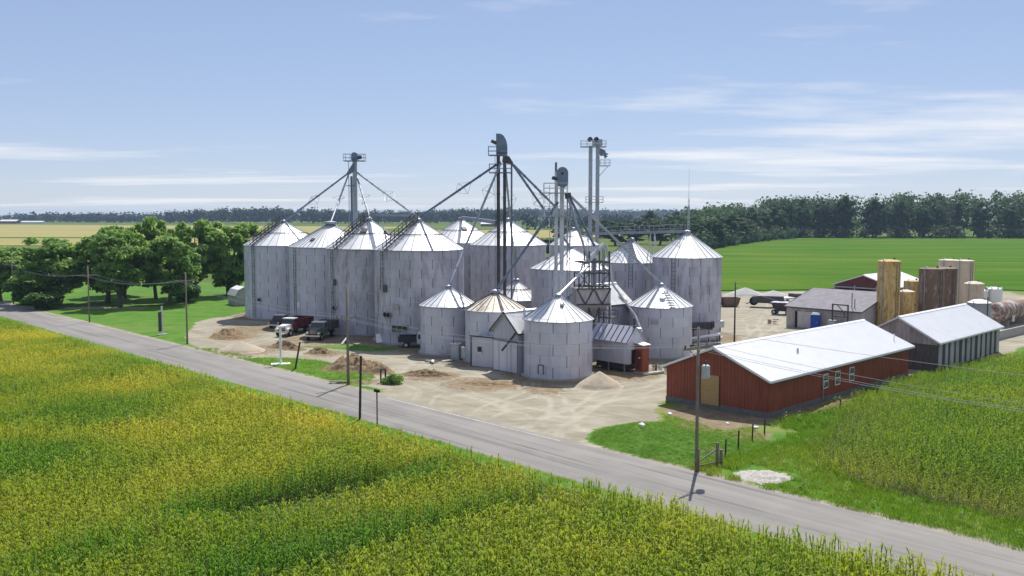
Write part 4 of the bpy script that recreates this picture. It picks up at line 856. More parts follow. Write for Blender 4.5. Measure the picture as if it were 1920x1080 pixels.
MB()._add([(-.65,-.6,3.02),(.6,-.6,2.78),(.6,.65,2.78),(-.65,.65,3.02),(-.65,-.6,3.10),(.6,-.6,2.86),(.6,.65,2.86),(-.65,.65,3.10)], [(0,3,2,1),(4,5,6,7),(0,1,5,4),(1,2,6,5),(2,3,7,6),(3,0,4,7)]).build('roof', WHITE, bo); MB().box((-.05, -.52, 1.35), (.6, .05, 1.9)).build('door', TRUCKRED, bo); MB().box((.1, -.56, 1.55), (.22, .03, .12)).build('notice', PAPER, bo); MB().box((0, 0, .06), (1.15, 1.2, .14)).build('base', CONC, bo)
# gabled drive-through between bins
gs = thing('drive_shed', 'narrow gabled metal shed with a big sliding door between two low bins', 'shed', Vector((-.62, 93.55, 0)), ROAD_ANG)
core, rf = gable(gs, 3.6, 5.5, 4.3, 6.0, GALV, ROOFM, .35, fnd=.05, pw=.6)
sd = MB().box((0, 0, 1.55), (3.5, .08, 3.1)).build('sliding_door', GALV, gs); sd.location = (.05, -.14, .08); MB().box((0, -.06, 3.12), (3.7, .08, .12)).build('door_track', STEEL_DARK, sd)
for k in (-.9, .3, .9): MB().box((k, -.05, 1.5), (.05, .03, 3.0)).build('door_rib', STEEL, sd)
MB().tube((1.85, -.3, 4.2), (.4, -.9, 2.3), .11, n=8).build('auger_tube', STEEL_DARK, gs)
vb = thing('entry_box', 'flat framed metal entry wall with small window on the rusty roofed bin', 'entry', (-3.05, 96.9, 0), R_(-30))
MB().box((0, .55, 1.55), (2.7, 1.5, 3.1)).build('wall', GALV, vb); MB().box((0, -.23, 3.15), (2.9, .12, .16)).build('door_track', STEEL_DARK, vb); MB().box((-1.32, -.23, 1.55), (.12, .10, 3.1)).build('jamb', STEEL_DARK, vb)
wn = MB().box((-.25, -.22, 1.7), (.62, .06, .8)).build('window', STEEL_LIGHT, vb); MB().box((-.25, -.26, 1.82), (.5, .03, .52)).build('pane', GLASS, wn)
# white barn-shaped shed by the trees
ws = thing('white_shed', 'small white gambrel shed at the edge of the trees left of the bins', 'shed', (-46.6, 162.0, 0), R_(35)); P = [(-2.0, 0), (2.0, 0), (2.0, 2.2), (1.3, 3.3), (0, 3.9), (-1.3, 3.3), (-2.0, 2.2)]
MB().prism(P, 0, 5).build('wall', BOARD, ws); MB().box((.5, -.05, 1.0), (.9, .08, 2.0)).build('door', BOARDDK, ws)
rf = MB()
Q = [(2.15, 2.1), (1.38, 3.38), (0, 4.0), (-1.38, 3.38), (-2.15, 2.1)]
for i in range(4): rf.prism([Q[i], Q[i+1], (Q[i+1][0]*1.0, Q[i+1][1]+.08), (Q[i][0], Q[i][1]+.08)], -.2, 5.2)
rf.build('roof', WHITE, ws); ws.scale = (.8, .8, .8)
# far white farm buildings on the left horizon
for k, (x_, y_, w_, l_, h_, lb) in enumerate(((-780, 1480, 12, 30, 6, 'far white farm barn on the left horizon, nearer the picture edge'), (-735, 1470, 9, 38, 4, 'long low far white farm building on the left horizon'), (-16, 1150, 9, 22, 5, 'far pale farm building beyond the central bins'), (178, 1450, 10, 24, 6, 'tiny far farm building beyond the catwalk'))):
    t = thing('farm_building', lb, 'building', (x_, y_, 0), R_(80), 'far farm buildings'); MB().prism([(-w_/2, 0), (w_/2, 0), (w_/2, h_*.6), (0, h_*.97), (-w_/2, h_*.6)], 0, l_).build('wall', FARWHITE if k % 2 else REDDK, t)
    MB().prism([(-w_/2-.4, h_*.58), (0, h_), (w_/2+.4, h_*.58), (w_/2+.4, h_*.61), (0, h_*1.03), (-w_/2-.4, h_*.61)], -.4, l_+.4).build('roof', FARWHITE, t)

# ------------------------------------------------------------------ tanks
def tank(label, x, y, r, h, m, top, dome=.25, extra=None, seams=True, base=True):
    t = thing('storage_tank', label, 'tank', (x, y, 0), 0, 'upright storage tanks')
    MB().lathe([(r, 0), (r, h)], 28).build('shell', m, t, smooth=True); MB().lathe([(r+.03, h-.03), (r+.03, h+.02), (r*.55, h+dome*.75), (0, h+dome)], 28).build('top', top, t)
    if seams:
        for k in range(1, max(2, int(h/1.9))): z = h*k/max(2, int(h/1.9)); MB().lathe([(r+.005, z-.03), (r+.025, z), (r+.005, z+.03)], 28).build('hoop_seam', m, t)
    MB().tube((r*.45, 0, h+dome*.6), (r*.45, 0, h+dome*.6+.28), .14, n=10).build('manhole', STEEL_DARK, t)
    fa = math.atan2(-y, -x)
    if h > 5.5: ladder_mb(pol(r+.14, fa+.75, .3), pol(r+.14, fa+.75, h), (-math.sin(fa+.75), math.cos(fa+.75), 0), .42, .45, .03, (.13*math.cos(fa+.75), .13*math.sin(fa+.75), 0)).build('ladder', STEEL_DARK, t)
    pp = pol(r+.09, fa-.5, 0); MB().path([(pp[0], pp[1], .2), (pp[0], pp[1], h+.25), (pp[0]*.7, pp[1]*.7, h+.35)], .05, 6).build('fill_pipe', STEEL, t)
    if base: MB().lathe([(0, .05), (r+.25, .05), (r+.25, -.2)], 24).build('base', CONC, t)
    return t
tank('tallest rust streaked yellow tank at the left of the group', 51.0, 126.0, 1.48, 9.55, RUSTY, RUSTY, .28)
tank('short rust streaked yellow tank beside the tallest yellow one', 54.9, 129.4, 1.05, 5.15, RUSTY, TANKTOP, .3)
tank('yellow rusty tank of middle height behind the short yellow one', 60.0, 139.4, 1.25, 5.9, RUSTY, RUSTY, .15)
tank('dark brown rusted tank in the middle of the group', 60.2, 133.6, 1.72, 8.1, RUSTDK, RUSTDK, .15)
tank('dark brown rusted tank half hidden behind its brown twin', 65.3, 140.5, 1.75, 7.75, RUSTDK, RUSTDK, .2)
tank('beige tank at the back left with a flat top', 74.1, 158, 1.65, 8.1, BEIGE, TANKTOP, .2)
tank('tall beige tank with one rust streak at the back', 73.8, 152, 1.45, 8.3, BEIGE, TANKTOP, .2)
tank('short beige tank with pale conical lid', 72.6, 146.2, 1.45, 5.0, BEIGE, TANKTOP, .4)
t = tank('grey domed tank behind the ridge of the board shed', 64.4, 128, 1.5, 3.75, GREYTANK, WHITE, .5); MB().tube((.4, -1.4, .2), (.4, -1.45, 4.6), .07, n=6).build('vent_pipe', BLACK, t)
for x_, r_, h_, lb in ((82.2, .75, 2.5, 'small white plastic tank beside the larger white one'), (84.0, 1.3, 2.9, 'white plastic tank with lugs on its rim')):
    t = tank(lb, x_, 162, r_, h_, PLASTIC_W, PLASTIC_W, .35, seams=False)
    for k in range(8): MB().box(pol(r_*.93, k*.785, h_+.16), (.2, .2, .3), k*.785).build('rim_lug', PLASTIC_W, t)
ht = thing('horizontal_tank', 'long rusty horizontal tank with pale patches at the right edge', 'tank', (68.0, 131.0, 0), ROAD_ANG)
b = MB(); rr = 1.42; n = 24
prof = [(.0, -.45), (rr*.6, -.32), (rr*.92, -.1), (rr, .1), (rr, 17.0), (rr*.9, 17.25), (0, 17.6)]
P, Fq = [], []
for r0, yy in prof:
    for i in range(n): a = 2*math.pi*i/n; P.append((r0*math.cos(a), yy, 1.95+r0*math.sin(a)))
for k in range(len(prof)-1):
    for i in range(n): Fq.append((k*n+i, k*n+(i+1) % n, (k+1)*n+(i+1) % n, (k+1)*n+i))
b._add(P, Fq).build('shell', RUSTMIX, ht, smooth=True)
for yy in (1.5, 3.4, 5.3, 7.2, 10, 13): MB()._add([(1.46*math.cos(2*math.pi*i/n), yy+d_, 1.95+1.46*math.sin(2*math.pi*i/n)) for d_ in (-.09, .09) for i in range(n)], [(i, (i+1) % n, n+(i+1) % n, n+i) for i in range(n)]).build('band', STEEL_LIGHT, ht)
for yy in (2.5, 9, 15): MB().box((0, yy, .35), (2.2, .4, .9)).build('saddle', CONC, ht)
MB().box((1.5, 3.2, 1.1), (.08, .9, .9)).build('valve_panel', PAPER, ht)
rw = thing('retaining_wall', 'low concrete retaining wall below the horizontal tank', 'wall', (60.8, 116.7, 0), ROAD_ANG)
for k in range(5): MB().box((0, 1.6+k*3.2, .5), (.25, 3.16, 1.2)).build('wall_section', CONC, rw)

# ------------------------------------------------------------------ portable toilet
t = thing('portable_toilet', 'blue portable toilet with a white roof in the gravel yard', 'toilet', (41.75, 127.6, 0), R_(-25))
MB().box((0, 0, 1.12), (1.12, 1.12, 2.05)).build('cabin', BLUE, t); d_ = MB().box((.03, -.58, 1.1), (.7, .05, 1.85)).build('door', BLUE, t); MB().box((.26, -.05, 0), (.05, .06, .14)).build('handle', WHITE, d_).location = (.03, -.58, 1.1)
for sx in (-1, 1):
    for sy in (-1, 1): MB().box((sx*.55, sy*.55, 1.12), (.10, .10, 2.1)).build('corner_post', BLUE, t)
MB()._add([(-.62,-.62,2.15),(.62,-.62,2.15),(.62,.62,2.15),(-.62,.62,2.15),(-.40,-.40,2.42),(.40,-.40,2.42),(.40,.40,2.42),(-.40,.40,2.42)], [(0,3,2,1),(4,5,6,7),(0,1,5,4),(1,2,6,5),(2,3,7,6),(3,0,4,7)]).build('roof', PLASTIC_W, t); MB().box((0, 0, .05), (1.2, 1.2, .12)).build('skid', STEEL_DARK, t)

# ------------------------------------------------------------------ utility poles and wires
def pole(label, x, y, h, arm_z=(), rot=None, arm=2.4, lean=(0, 0), transformer=False, mat_=WOOD, r=.115):
    t = thing('utility_pole', label, 'utility pole', (x, y, 0), ROAD_ANG+math.pi/2 if rot is None else rot, 'wooden utility poles')
    MB().tube((0, 0, -.3), (lean[0], lean[1], h), r, r*.68, n=10).build('pole', mat_, t, smooth=True); ends = []
    for z in arm_z:
        a_ = MB().box((0, .16, z), (arm, .10, .13)).build('crossarm', mat_, t); b = MB()
        for s in (-1, 1): b.beam((s*arm*.28, .22, z-.05), (0, .14, z-.62), .035)
        b.build('brace', STEEL_DARK, a_)
        for s in (-arm/2+.1, -arm*.22, arm/2-.1): MB().lathe([(.03, 0), (.07, .04), (.05, .10), (.06, .16), (0, .2)], 8, (s, .16, z+.065)).build('insulator', STEEL_DARK, a_)
    if transformer:
        tr = MB().lathe([(0, 0), (.24, 0), (.26, .1), (.26, .75), (.2, .83), (0, .86)], 14, (.15, -.48, arm_z[-1]-1.85)).build('transformer', STEEL_LIGHT, t, smooth=False); MB().tube((.15, -.48, arm_z[-1]-1.02), (.15, -.48, arm_z[-1]-.75), .05, n=8).build('bushing', STEEL_DARK, tr)
    return t
pole('utility pole with grey transformer in front of the red barn', 11.45, 56.9, 9.05, (7.75,), transformer=True)
pole('utility pole with two crossarms behind the dirt piles by the road', -15.35, 86.5, 9.2, (6.3,), r=.15, arm=2.2)
pole('utility pole with long crossarm on the left lawn', -39.9, 113.8, 8.85, (7.75,), arm=3.0)
pole('leftmost utility pole, standing in front of the trees', -62.2, 136.6, 8.3, (6.9,), arm=2.6)
pole('thin dark utility pole right of the right end bin', 27.3, 113.7, 7.6, (), r=.11, mat_=WOODDK)
pole('utility pole at the far left end of the line', -88, 164.0, 8.4, (7.0,), arm=2.6)
pole('utility pole next along the road beyond the right picture edge', 38.4, 27.8, 9.1, (7.75,))
def wire(label, a, b_, sag, r=.0105, n=14):
    a, b_ = Vector(a), Vector(b_); pts = [a.lerp(b_, i/n)-Vector((0, 0, sag*4*(i/n)*(1-i/n))) for i in range(n+1)]
    tag(MB().path(pts, r, 5).build('power_line', WIRE), label, 'power line', 'power lines along the road')
PL = [(-88, 164, 7.1), (-62.2, 136.6, 7.05), (-39.9, 113.8, 7.9), (-15.35, 86.5, 6.45), (11.45, 56.9, 7.9), (38.4, 27.8, 7.9)]
nm = ['the two leftmost poles', 'the leftmost pole and the lawn pole', 'the lawn pole and the pole by the dirt piles', 'the dirt pile pole and the transformer pole', 'the transformer pole and the right picture edge']
for i in range(5):
    for k, off in enumerate((-1.0, -.5, 1.0)):
        o = V*off; wire(f"{('field side', 'middle', 'yard side')[k]} wire strung between {nm[i]}", Vector(PL[i])+o, Vector(PL[i+1])+o, .9 if i < 3 else 1.0)
wire('lone top wire strung from the transformer pole to the right picture edge', (11.45, 56.9, 8.95), (38.4, 27.8, 9.0), .55); wire('lone top wire strung from the dirt pile pole to the transformer pole', (-15.35, 86.5, 9.1), (11.45, 56.9, 8.95), .7)
def catw(label, a, b_, sag): wire(label, a, b_, sag, .014)
catw('slack cable from the thin dark pole to the shingled shed', (27.3, 113.7, 7.3), (44.6, 124.9, 3.4), 1.0)

# ------------------------------------------------------------------ posts, signs, fence, small things by the road
def post(name, label, x, y, h, w_, m, lean=(0, 0), cat='post', cap=False):
    t = thing(name, label, cat, (x, y, 0)); MB().tube((0, 0, -.25), (lean[0], lean[1], h), w_, w_*.92, n=8).build('shaft', m, t); return t
t = post('leaning_post', 'dark leaning wooden post on the grass island', -22.4, 95.3, 2.75, .10, WOODDK, (.55, .1))
MB().lathe([(0, 2.7), (.10, 2.7), (.10, 2.76), (0, 2.8)], 8, (.55, .1, 0)).build('top', WOODDK, t)
t = post('dark_post', 'tall dark wooden post at the field side of the road', -11.85, 71.6, 5.0, .10, WOODDK, (.15, 0)); MB().tube((.06, -.02, 2.0), (.07, -.02, 2.05), .12, n=8).build('band', STEEL_DARK, t)
t = thing('mailbox', 'small dark mailbox on a thin post at the corn edge', 'mailbox', (-10.2, 69.6, 0), ROAD_ANG); MB().box((0, 0, 1.25), (.08, .08, 2.6)).build('post', WOOD, t); P = [(-.1, 0), (.1, 0), (.1, .12)]+[(.1*math.cos(a), .12+.1*math.sin(a)) for a in np.linspace(.4, 2.74, 5)]+[(-.1, .12)]
MB()._add([(y_, x_, 2.55+z_) for x_, z_ in P for y_ in (-.26, .26)], [tuple(range(0, 2*len(P), 2)), tuple(range(1, 2*len(P), 2))]+[(2*i, 2*i+1, (2*i+3) % (2*len(P)), (2*i+2) % (2*len(P))) for i in range(len(P))]).build('box', BLACK, t)
t = thing('guard_posts', 'pair of short dark posts joined by a bar beside the green bush', 'posts', (-12.2, 87.4, 0)); b = MB()
for xx in (-.22, .22): MB().tube((xx, 0, -.2), (xx, 0, 1.35), .08, n=8).build('post', WOODDK, t)
MB().box((0, 0, 1.3), (.5, .1, .08)).build('top_bar', WOODDK, t)
t = thing('sign_post', 'white T-shaped post on a white pad on the grass island', 'sign post', (-24.6, 98.4, 0)); MB().box((0, 0, 1.95), (.20, .20, 4.0)).build('post', WHITE, t); MB().box((0, 0, 4.0), (.75, .28, .16)).build('cross_head', WHITE, t); MB().box((0, -.1, .04), (2.0, 1.1, .10), R_(12)).build('pad', WHITE, t)
t = thing('sign_board', 'edge-on white roadside sign with dark back on the left lawn', 'sign', (-46.2, 122.5, 0), R_(58)); MB().box((0, 0, 1.9), (.16, .16, 3.8)).build('post', WHITE, t); MB().box((-.36, .0, 1.75), (.42, .10, 2.6)).build('panel', STEEL_DARK, t); MB().box((0, 0, .04), (1.4, .7, .10)).build('pad', CONC, t)
t = thing('pole_stub', 'tilted flat board lying beside the pole by the dirt piles', 'board', (-16.3, 87.2, 0), R_(20)); MB().box((0, 0, .16), (1.9, .5, .10), M=Matrix.Rotation(R_(4), 3, 'Y')).build('plank', WOOD, t); MB().box((0, 0, .05), (.3, .4, .12)).build('block', WOOD, t)
fn = thing('corner_fence', 'weathered wooden H-brace fence corner beside the transformer pole', 'fence', (12.1, 57.6, 0), R_(35))
for xx, h_ in ((-.6, 1.35), (1.15, 1.5), (1.5, 1.0)): MB().tube((xx, 0, -.2), (xx, 0, h_), .10, n=8).build('post', WOOD, fn)
for a_, b_ in (((-.6, 0, .5), (1.15, 0, 1.1)), ((-.6, 0, .25), (1.5, -.1, .3))): MB().tube(a_, b_, .055, n=8).build('rail', WOOD, fn)
for k, (x_, y_) in enumerate(((14.0, 60.2), (15.5, 62.9), (17.0, 65.0), (18.4, 67.0), (26.5, 74.4), (31.5, 79.6))):
    tag(MB().tube((x_, y_, -.2), (x_+.03, y_, 1.25-.05*k), .06, .055, n=7).build('fence_post', WOODDK), ('nearest' if k == 0 else ['', 'second', 'third', 'fourth', 'fifth', 'farthest'][k])+' thin fence post on the line from road to barn corner' if k < 4 else ('thin fence post in the weeds by the barn windows' if k == 4 else 'thin fence post in the weeds near the barn far end'), 'fence post', 'thin fence posts')
t = thing('utility_cabinet', 'grey metal utility cabinet beside the low bin', 'cabinet', (-6.15, 101.7, 0), R_(-20)); MB().box((0, 0, .85), (.95, .7, 1.7)).build('cabinet', STEEL, t); MB().box((0, 0, 1.74), (1.1, .85, .08)).build('lid', STEEL_LIGHT, t); MB().box((.85, .3, .75), (.6, .6, 1.2)).build('side_box', STEEL_LIGHT, t); MB().box((0, -.37, .9), (.8, .03, 1.4)).build('door', STEEL, t)

# ------------------------------------------------------------------ piles of earth, sand and stone
def pile(name, label, x, y, rx, ry, h, m, seed, rough=.25, rz=0., cone=False, cat='pile', group=None, res=40):
    n = res; g = np.linspace(-1.15, 1.15, n); A, B = np.meshgrid(g, g); r = np.hypot(A, B)
    nz_ = fbm(A*2.2+seed*3.1, B*2.2+seed, .55, 4)-.5; r2 = r+nz_*.35*(0 if cone else 1)+nz_*.08
    hh = h*np.clip(1-r2, 0, 1) if cone else h*sstep(1.0, .1, r2)*(1+rough*2.2*(fbm(A*5+seed, B*5, .5, 3)-.5))
    if cone: hh = h*np.clip(1-r2, 0, 1)**.9*np.clip((1-r2)*6, .4, 1)
    Zp = np.where(r2 > 1.0, -.10, hh-.02); ids = np.arange(n*n).reshape(n, n); Fq = np.stack([ids[:-1,:-1], ids[:-1,1:], ids[1:,1:], ids[1:,:-1]], -1).reshape(-1, 4)
    o = link(name, np_mesh(name, np.stack([A*rx, B*ry, Zp], -1).reshape(-1, 3), Fq, m, smooth=cone), None, (x, y, 0), rz); return tag(o, label, cat, group)
PG = 'heaps of earth and stone in the yard'
pile('dirt_pile', 'large brown soil heap behind the utility pole by the road', -16.6, 95.6, 3.6, 2.6, 1.25, PILE, 1, .35, R_(-25), group=PG, res=56)
pile('dirt_pile', 'smaller brown soil heap touching the large heap on its right', -13.7, 93.4, 2.2, 1.9, .95, PILE, 2, .3, R_(-20), group=PG)
pile('sand_pile', 'smooth pale brown sand heap at the left of the yard entrance', -31.6, 108.0, 3.0, 2.2, 1.15, SANDP, 3, .1, 0, True, group=PG)
pile('dirt_pile', 'dark ridge of turned soil right of the sand heap', -26.9, 110.2, 3.4, 1.3, .8, PILE, 4, .5, R_(-32), group=PG)
pile('dirt_pile', 'low brown soil heap behind the leaning post', -22.0, 106.2, 2.2, 1.2, .6, PILE, 5, .5, R_(-15), group=PG)
pile('dirt_pile', 'broken soil heap at the far left edge of the yard', -36.6, 120.0, 3.2, 2.6, 1.0, PILE, 6, .5, R_(-35), group=PG)
pile('dirt_pile', 'long low brown soil ridge in front of the low bins', -8.3, 91.4, 3.4, 1.1, .55, PILE, 7, .5, R_(-10), group=PG)
pile('rubble_patch', 'flat scatter of broken soil in the yard before the sliding door', -2.4, 86.6, 3.2, 1.2, .25, PILE, 8, .8, R_(-15), group=PG)
pile('sand_pile', 'neat pale sand cone against the right side of the nearest bin', 8.1, 85.6, 2.3, 2.1, 1.45, SANDP, 9, .05, 0, True, group=PG)
pile('gravel_pile', 'grey gravel heap at the far edge of the yard, left one', 45.6, 182, 4.2, 3.0, 1.6, GRAVELP, 10, .2, 0, True, group=PG)
pile('gravel_pile', 'grey gravel heap at the far edge of the yard behind the dark trailers', 50.6, 180, 3.6, 2.6, 1.2, GRAVELP, 11, .2, 0, True, group=PG)
pile('gravel_patch', 'pale gravel patch in the grass beside the transformer pole', 15.3, 55.8, 2.15, 1.95, .14, GRAVELW, 12, .7, 0, group=PG, res=50)
pile('dirt_pile', 'low weedy soil bank along the barn long wall', 27.5, 76.9, 6.5, .7, .35, PILE, 13, .6, R_(43), group=PG)
def stones(name, label, pts, r0, m, seed):
    rd = random.Random(seed)
    for k, (x_, y_) in enumerate(pts):
        bm = bmesh.new(); bmesh.ops.create_icosphere(bm, subdivisions=1, radius=1)
        for v in bm.verts: v.co *= rd.uniform(.75, 1.15)
        me = bpy.data.meshes.new(name); bm.to_mesh(me); bm.free(); me.materials.append(m); s = r0*rd.uniform(.7, 1.3)
        o = link(name, me, None, (x_, y_, s*.35), rd.uniform(0, 6)); o.scale = (s*1.4, s, s*.7); tag(o, label[k], 'stone', 'loose stones near the red barn')
stones('stone', ['pale block at the barn front left corner', 'small white stone on the dirt before the barn', 'small white stone on the corner lawn', 'small white stone on the dirt near the barn corner'], ((12.6, 73.3), (16.4, 70.0), (9.8, 69.3), (18.2, 68.6)), .22, WHITE, 5)

# ------------------------------------------------------------------ vehicles
def wheel(t, x, y, r, w_, hubm=STEEL_LIGHT):
    o = MB().tube((-w_/2, 0, 0), (w_/2, 0, 0), r, n=18).build('wheel', BLACK, t); o.location = (x, y, r); MB().tube((-w_/2-.012, 0, 0), (w_/2+.012, 0, 0), r*.55, n=12).build('rim', hubm, o); return o
def cab_parts(t, y0, y1, w_, z0, zb, zt, m, roofm):
    MB().prism([(-w_/2, z0), (w_/2, z0), (w_/2, zb), (-w_/2, zb)], y0, y1).build('cab', m, t)
    i = .10; gh = MB()._add([(-w_/2+.03, y0+.02, zb), (w_/2-.03, y0+.02, zb), (w_/2-.03, y1-.02, zb), (-w_/2+.03, y1-.02, zb), (-w_/2+i+.04, y0+.34, zt), (w_/2-i-.04, y0+.34, zt), (w_/2-i-.04, y1-.10, zt), (-w_/2+i+.04, y1-.10, zt)], [(0,3,2,1),(4,5,6,7),(0,1,5,4),(1,2,6,5),(2,3,7,6),(3,0,4,7)]).build('window_glass', GLASS, t)
    b = MB()
    for s in (-1, 1):
        b.beam((s*(w_/2-.03), y0+.02, zb), (s*(w_/2-i-.04), y0+.34, zt), .09); b.beam((s*(w_/2-.03), y1-.04, zb), (s*(w_/2-i-.04), y1-.10, zt), .13); b.beam((s*(w_/2-.02), (y0+y1)/2, zb), (s*(w_/2-i-.03), (y0+y1)/2+.05, zt), .07)
    b.build('pillar', m, t); MB().box((0, (y0+.30+y1-.06)/2, zt+.05), (w_-.14, y1-y0-.32, .12)).build('cab_roof', roofm, t)
    for s in (-1, 1): MB().box((s*(w_/2+.005), (y0+y1)/2, (z0+zb)/2), (.03, (y1-y0)*.8, (zb-z0)*.85)).build('door', m, t)
def old_truck(label, loc, rz, m, hoodm, roofm, bedm, length=6.6, fenderm=None, stake=False):
    t = thing('farm_truck', label, 'truck', loc, rz, 'trucks parked by the tall bins'); fenderm = fenderm or m
    MB().box((0, length/2, .75), (.85, length-.3, .22)).build('chassis', STEEL_DARK, t)
    hd = MB()._add([(-.55,.1,.85),(.55,.1,.85),(.72,1.5,.85),(-.72,1.5,.85),(-.42,.12,1.42),(.42,.12,1.42),(.66,1.5,1.55),(-.66,1.5,1.55)], [(0,3,2,1),(4,5,6,7),(0,1,5,4),(1,2,6,5),(2,3,7,6),(3,0,4,7)]).build('hood', hoodm, t)
    gr = MB().box((0, .07, 1.12), (.86, .06, .5)).build('grille', STEEL_DARK, t)
    for k in range(4): MB().box((0, .03, .94+k*.12), (.84, .03, .035)).build('grille_bar', CHROME, gr)
    for s in (-1, 1):
        P = [(.0, .62), (.0, 1.0), (.25, 1.12), (.75, 1.14), (1.1, 1.0), (1.25, .72), (1.15, .72), (1.0, .92), (.75, 1.0), (.4, .98), (.2, .80), (.15, .62)]
        MB()._add([(s*.58, y_, z_) for y_, z_ in P]+[(s*.98, y_, z_) for y_, z_ in P], [tuple(range(12)), tuple(range(12, 24))[::-1]]+[(i, 12+i, 12+(i+1) % 12, (i+1) % 12) for i in range(12)]).build('fender', fenderm, t)
        MB().tube((s*.76, -.03, 1.0), (s*.76, .08, 1.0), .14, n=12).build('headlight', PLASTIC_W, t)
        wheel(t, s*.85, .65, .45, .24)
        for yy in (length-1.6,): wheel(t, s*.82, yy, .45, .42)
    MB().box((0, -.08, .66), (1.95, .10, .18)).build('bumper', CHROME, t)
    cab_parts(t, 1.5, 2.85, 1.85, .85, 1.55, 2.15, m, roofm)
    bx = MB().box((0, (3.05+length)/2, 1.12), (2.25, length-3.05, .14)).build('bed', bedm, t)
    for s in (-1, 1): MB().box((s*1.1, (3.05+length)/2, 1.62), (.07, length-3.05, .9)).build('side_board', bedm, bx)
    for yy in (3.08, length-.04): MB().box((0, yy, 1.62), (2.2, .07, .9)).build('end_board', bedm, bx)
    n = 6
    for k in range(n):
        for s in (-1, 1): MB().box((s*1.15, 3.2+(length-3.4)*k/(n-1), 1.62), (.06, .10, .92)).build('stake', bedm, bx)
    return t
old_truck('old red grain truck with white hood parked at the tall bins', (-29.9, 120.3, 0), R_(-16), TRUCKRED, TRUCKWHITE, TRUCKWHITE, TRUCKRED, fenderm=TRUCKWHITE)
old_truck('old grey green farm truck with white cab roof, right of the red one', (-25.0, 116.3, 0), R_(-10), TRUCKGREEN, TRUCKGREEN, TRUCKWHITE, BOARDDK, 6.2)
def pickup(label, loc, rz, m, roofm, bedm, flat=False):
    t = thing('pickup_truck', label, 'pickup', loc, rz, 'trucks parked by the tall bins'); 
    MB()._add([(-.85,.0,.5),(.85,.0,.5),(.9,1.3,.5),(-.9,1.3,.5),(-.78,.05,.95),(.78,.05,.95),(.86,1.3,1.08),(-.86,1.3,1.08)], [(0,3,2,1),(4,5,6,7),(0,1,5,4),(1,2,6,5),(2,3,7,6),(3,0,4,7)]).build('hood', m, t)
    MB().box((0, -.02, .75), (1.4, .06, .25)).build('grille', STEEL_DARK, t); MB().box((0, -.06, .5), (1.8, .12, .2)).build('bumper', CHROME, t)
    for s in (-1, 1):
        MB().box((s*.7, -.03, .8), (.24, .08, .18)).build('headlight', PLASTIC_W, t)
        for yy in (.75, 3.9): wheel(t, s*.8, yy, .36, .24)
    cab_parts(t, 1.3, 2.6, 1.78, .5, 1.08, 1.66, m, roofm)
    bx = MB().box((0, 3.75, .78), (1.9 if flat else 1.76, 2.2, .5 if not flat else .14)).build('bed', bedm, t)
    for s in (-1, 1): MB().box((s*.86, 3.75, 1.05), (.06, 2.2, .3 if not flat else .7)).build('side_board', bedm, bx)
    MB().box((0, 2.68, 1.25), (1.74, .07, 1.0 if flat else .3)).build('headboard', bedm, bx); MB().box((0, 4.9, .6), (1.7, .1, .18)).build('rear_bumper', STEEL_LIGHT, t); return t
pickup('dark pickup with a white roof behind the red grain truck', (-33.2, 129.2, 0), R_(-14), TRUCKDARK, TRUCKWHITE, TRUCKDARK)
pickup('white pickup with dark stake bed half hidden by the low bin', (-8.75, 111.25, 0), R_(92), TRUCKWHITE, TRUCKWHITE, TRUCKDARK, True)
lp = thing('propped_sheet', 'white panel leaning on a dark box near the window band bin', 'panel', (-16.1, 115.0, 0), R_(12)); MB().box((0, 0, .55), (1.55, .06, 1.25), M=Matrix.Rotation(R_(-38), 3, 'X')).build('panel', WHITE, lp); MB().box((.15, .75, .5), (1.5, .7, 1.0)).build('box', TRUCKDARK, lp)
t = thing('trailer', 'dark low trailer with hooped front at the far yard edge', 'trailer', (44.0, 158.5, 0), R_(70)); MB().box((0, 0, .95), (2.2, 5.6, .3)).build('deck', STEEL_DARK, t)
for s in (-1, 1):
    MB().box((s*1.06, .3, 1.45), (.08, 5.0, .75)).build('side_board', STEEL_DARK, t)
    for yy in (-.7, .5): wheel(t, s*.95, yy-1.4, .42, .25)
MB().tube((-1, 2.6, 1.1), (1, 2.6, 1.1), .75, n=14).build('hose_drum', BLACK, t); MB().beam((0, 2.8, .9), (0, 4.0, .5), .14).build('drawbar', STEEL_DARK, t)
t = thing('farm_wagon', 'small dark farm wagon nearest the shingled shed corner', 'wagon', (42.9, 147.5, 0), R_(60)); b = MB()._add([(-1.1,-1.6,1.9),(1.1,-1.6,1.9),(1.1,1.6,1.9),(-1.1,1.6,1.9),(-.6,-.9,.75),(.6,-.9,.75),(.6,.9,.75),(-.6,.9,.75)], [(0,4,5,1),(1,5,6,2),(2,6,7,3),(3,7,4,0),(4,7,6,5)]).build('hopper', STEEL_DARK, t); MB().box((0, 0, .62), (1.2, 3.0, .16)).build('chassis', STEEL_DARK, t); MB().box((0, 0, 1.93), (2.2, 3.2, .05)).build('cover', STEEL, t)
for s in (-1, 1):
    for yy in (-1.1, 1.1): wheel(t, s*.8, yy, .4, .22)
t = thing('flat_trailer', 'pale flat trailer at the yard edge behind the dark trailer', 'trailer', (49.0, 166.5, 0), R_(-62)); MB().box((0, 0, .9), (2.2, 6.0, .22)).build('deck', STEEL_LIGHT, t); MB().box((0, 2.2, 1.3), (2.0, 1.2, .6)).build('load', STEEL_DARK, t)
for s in (-1, 1):
    for yy in (-1.4, -.4): wheel(t, s*.9, yy, .38, .22)
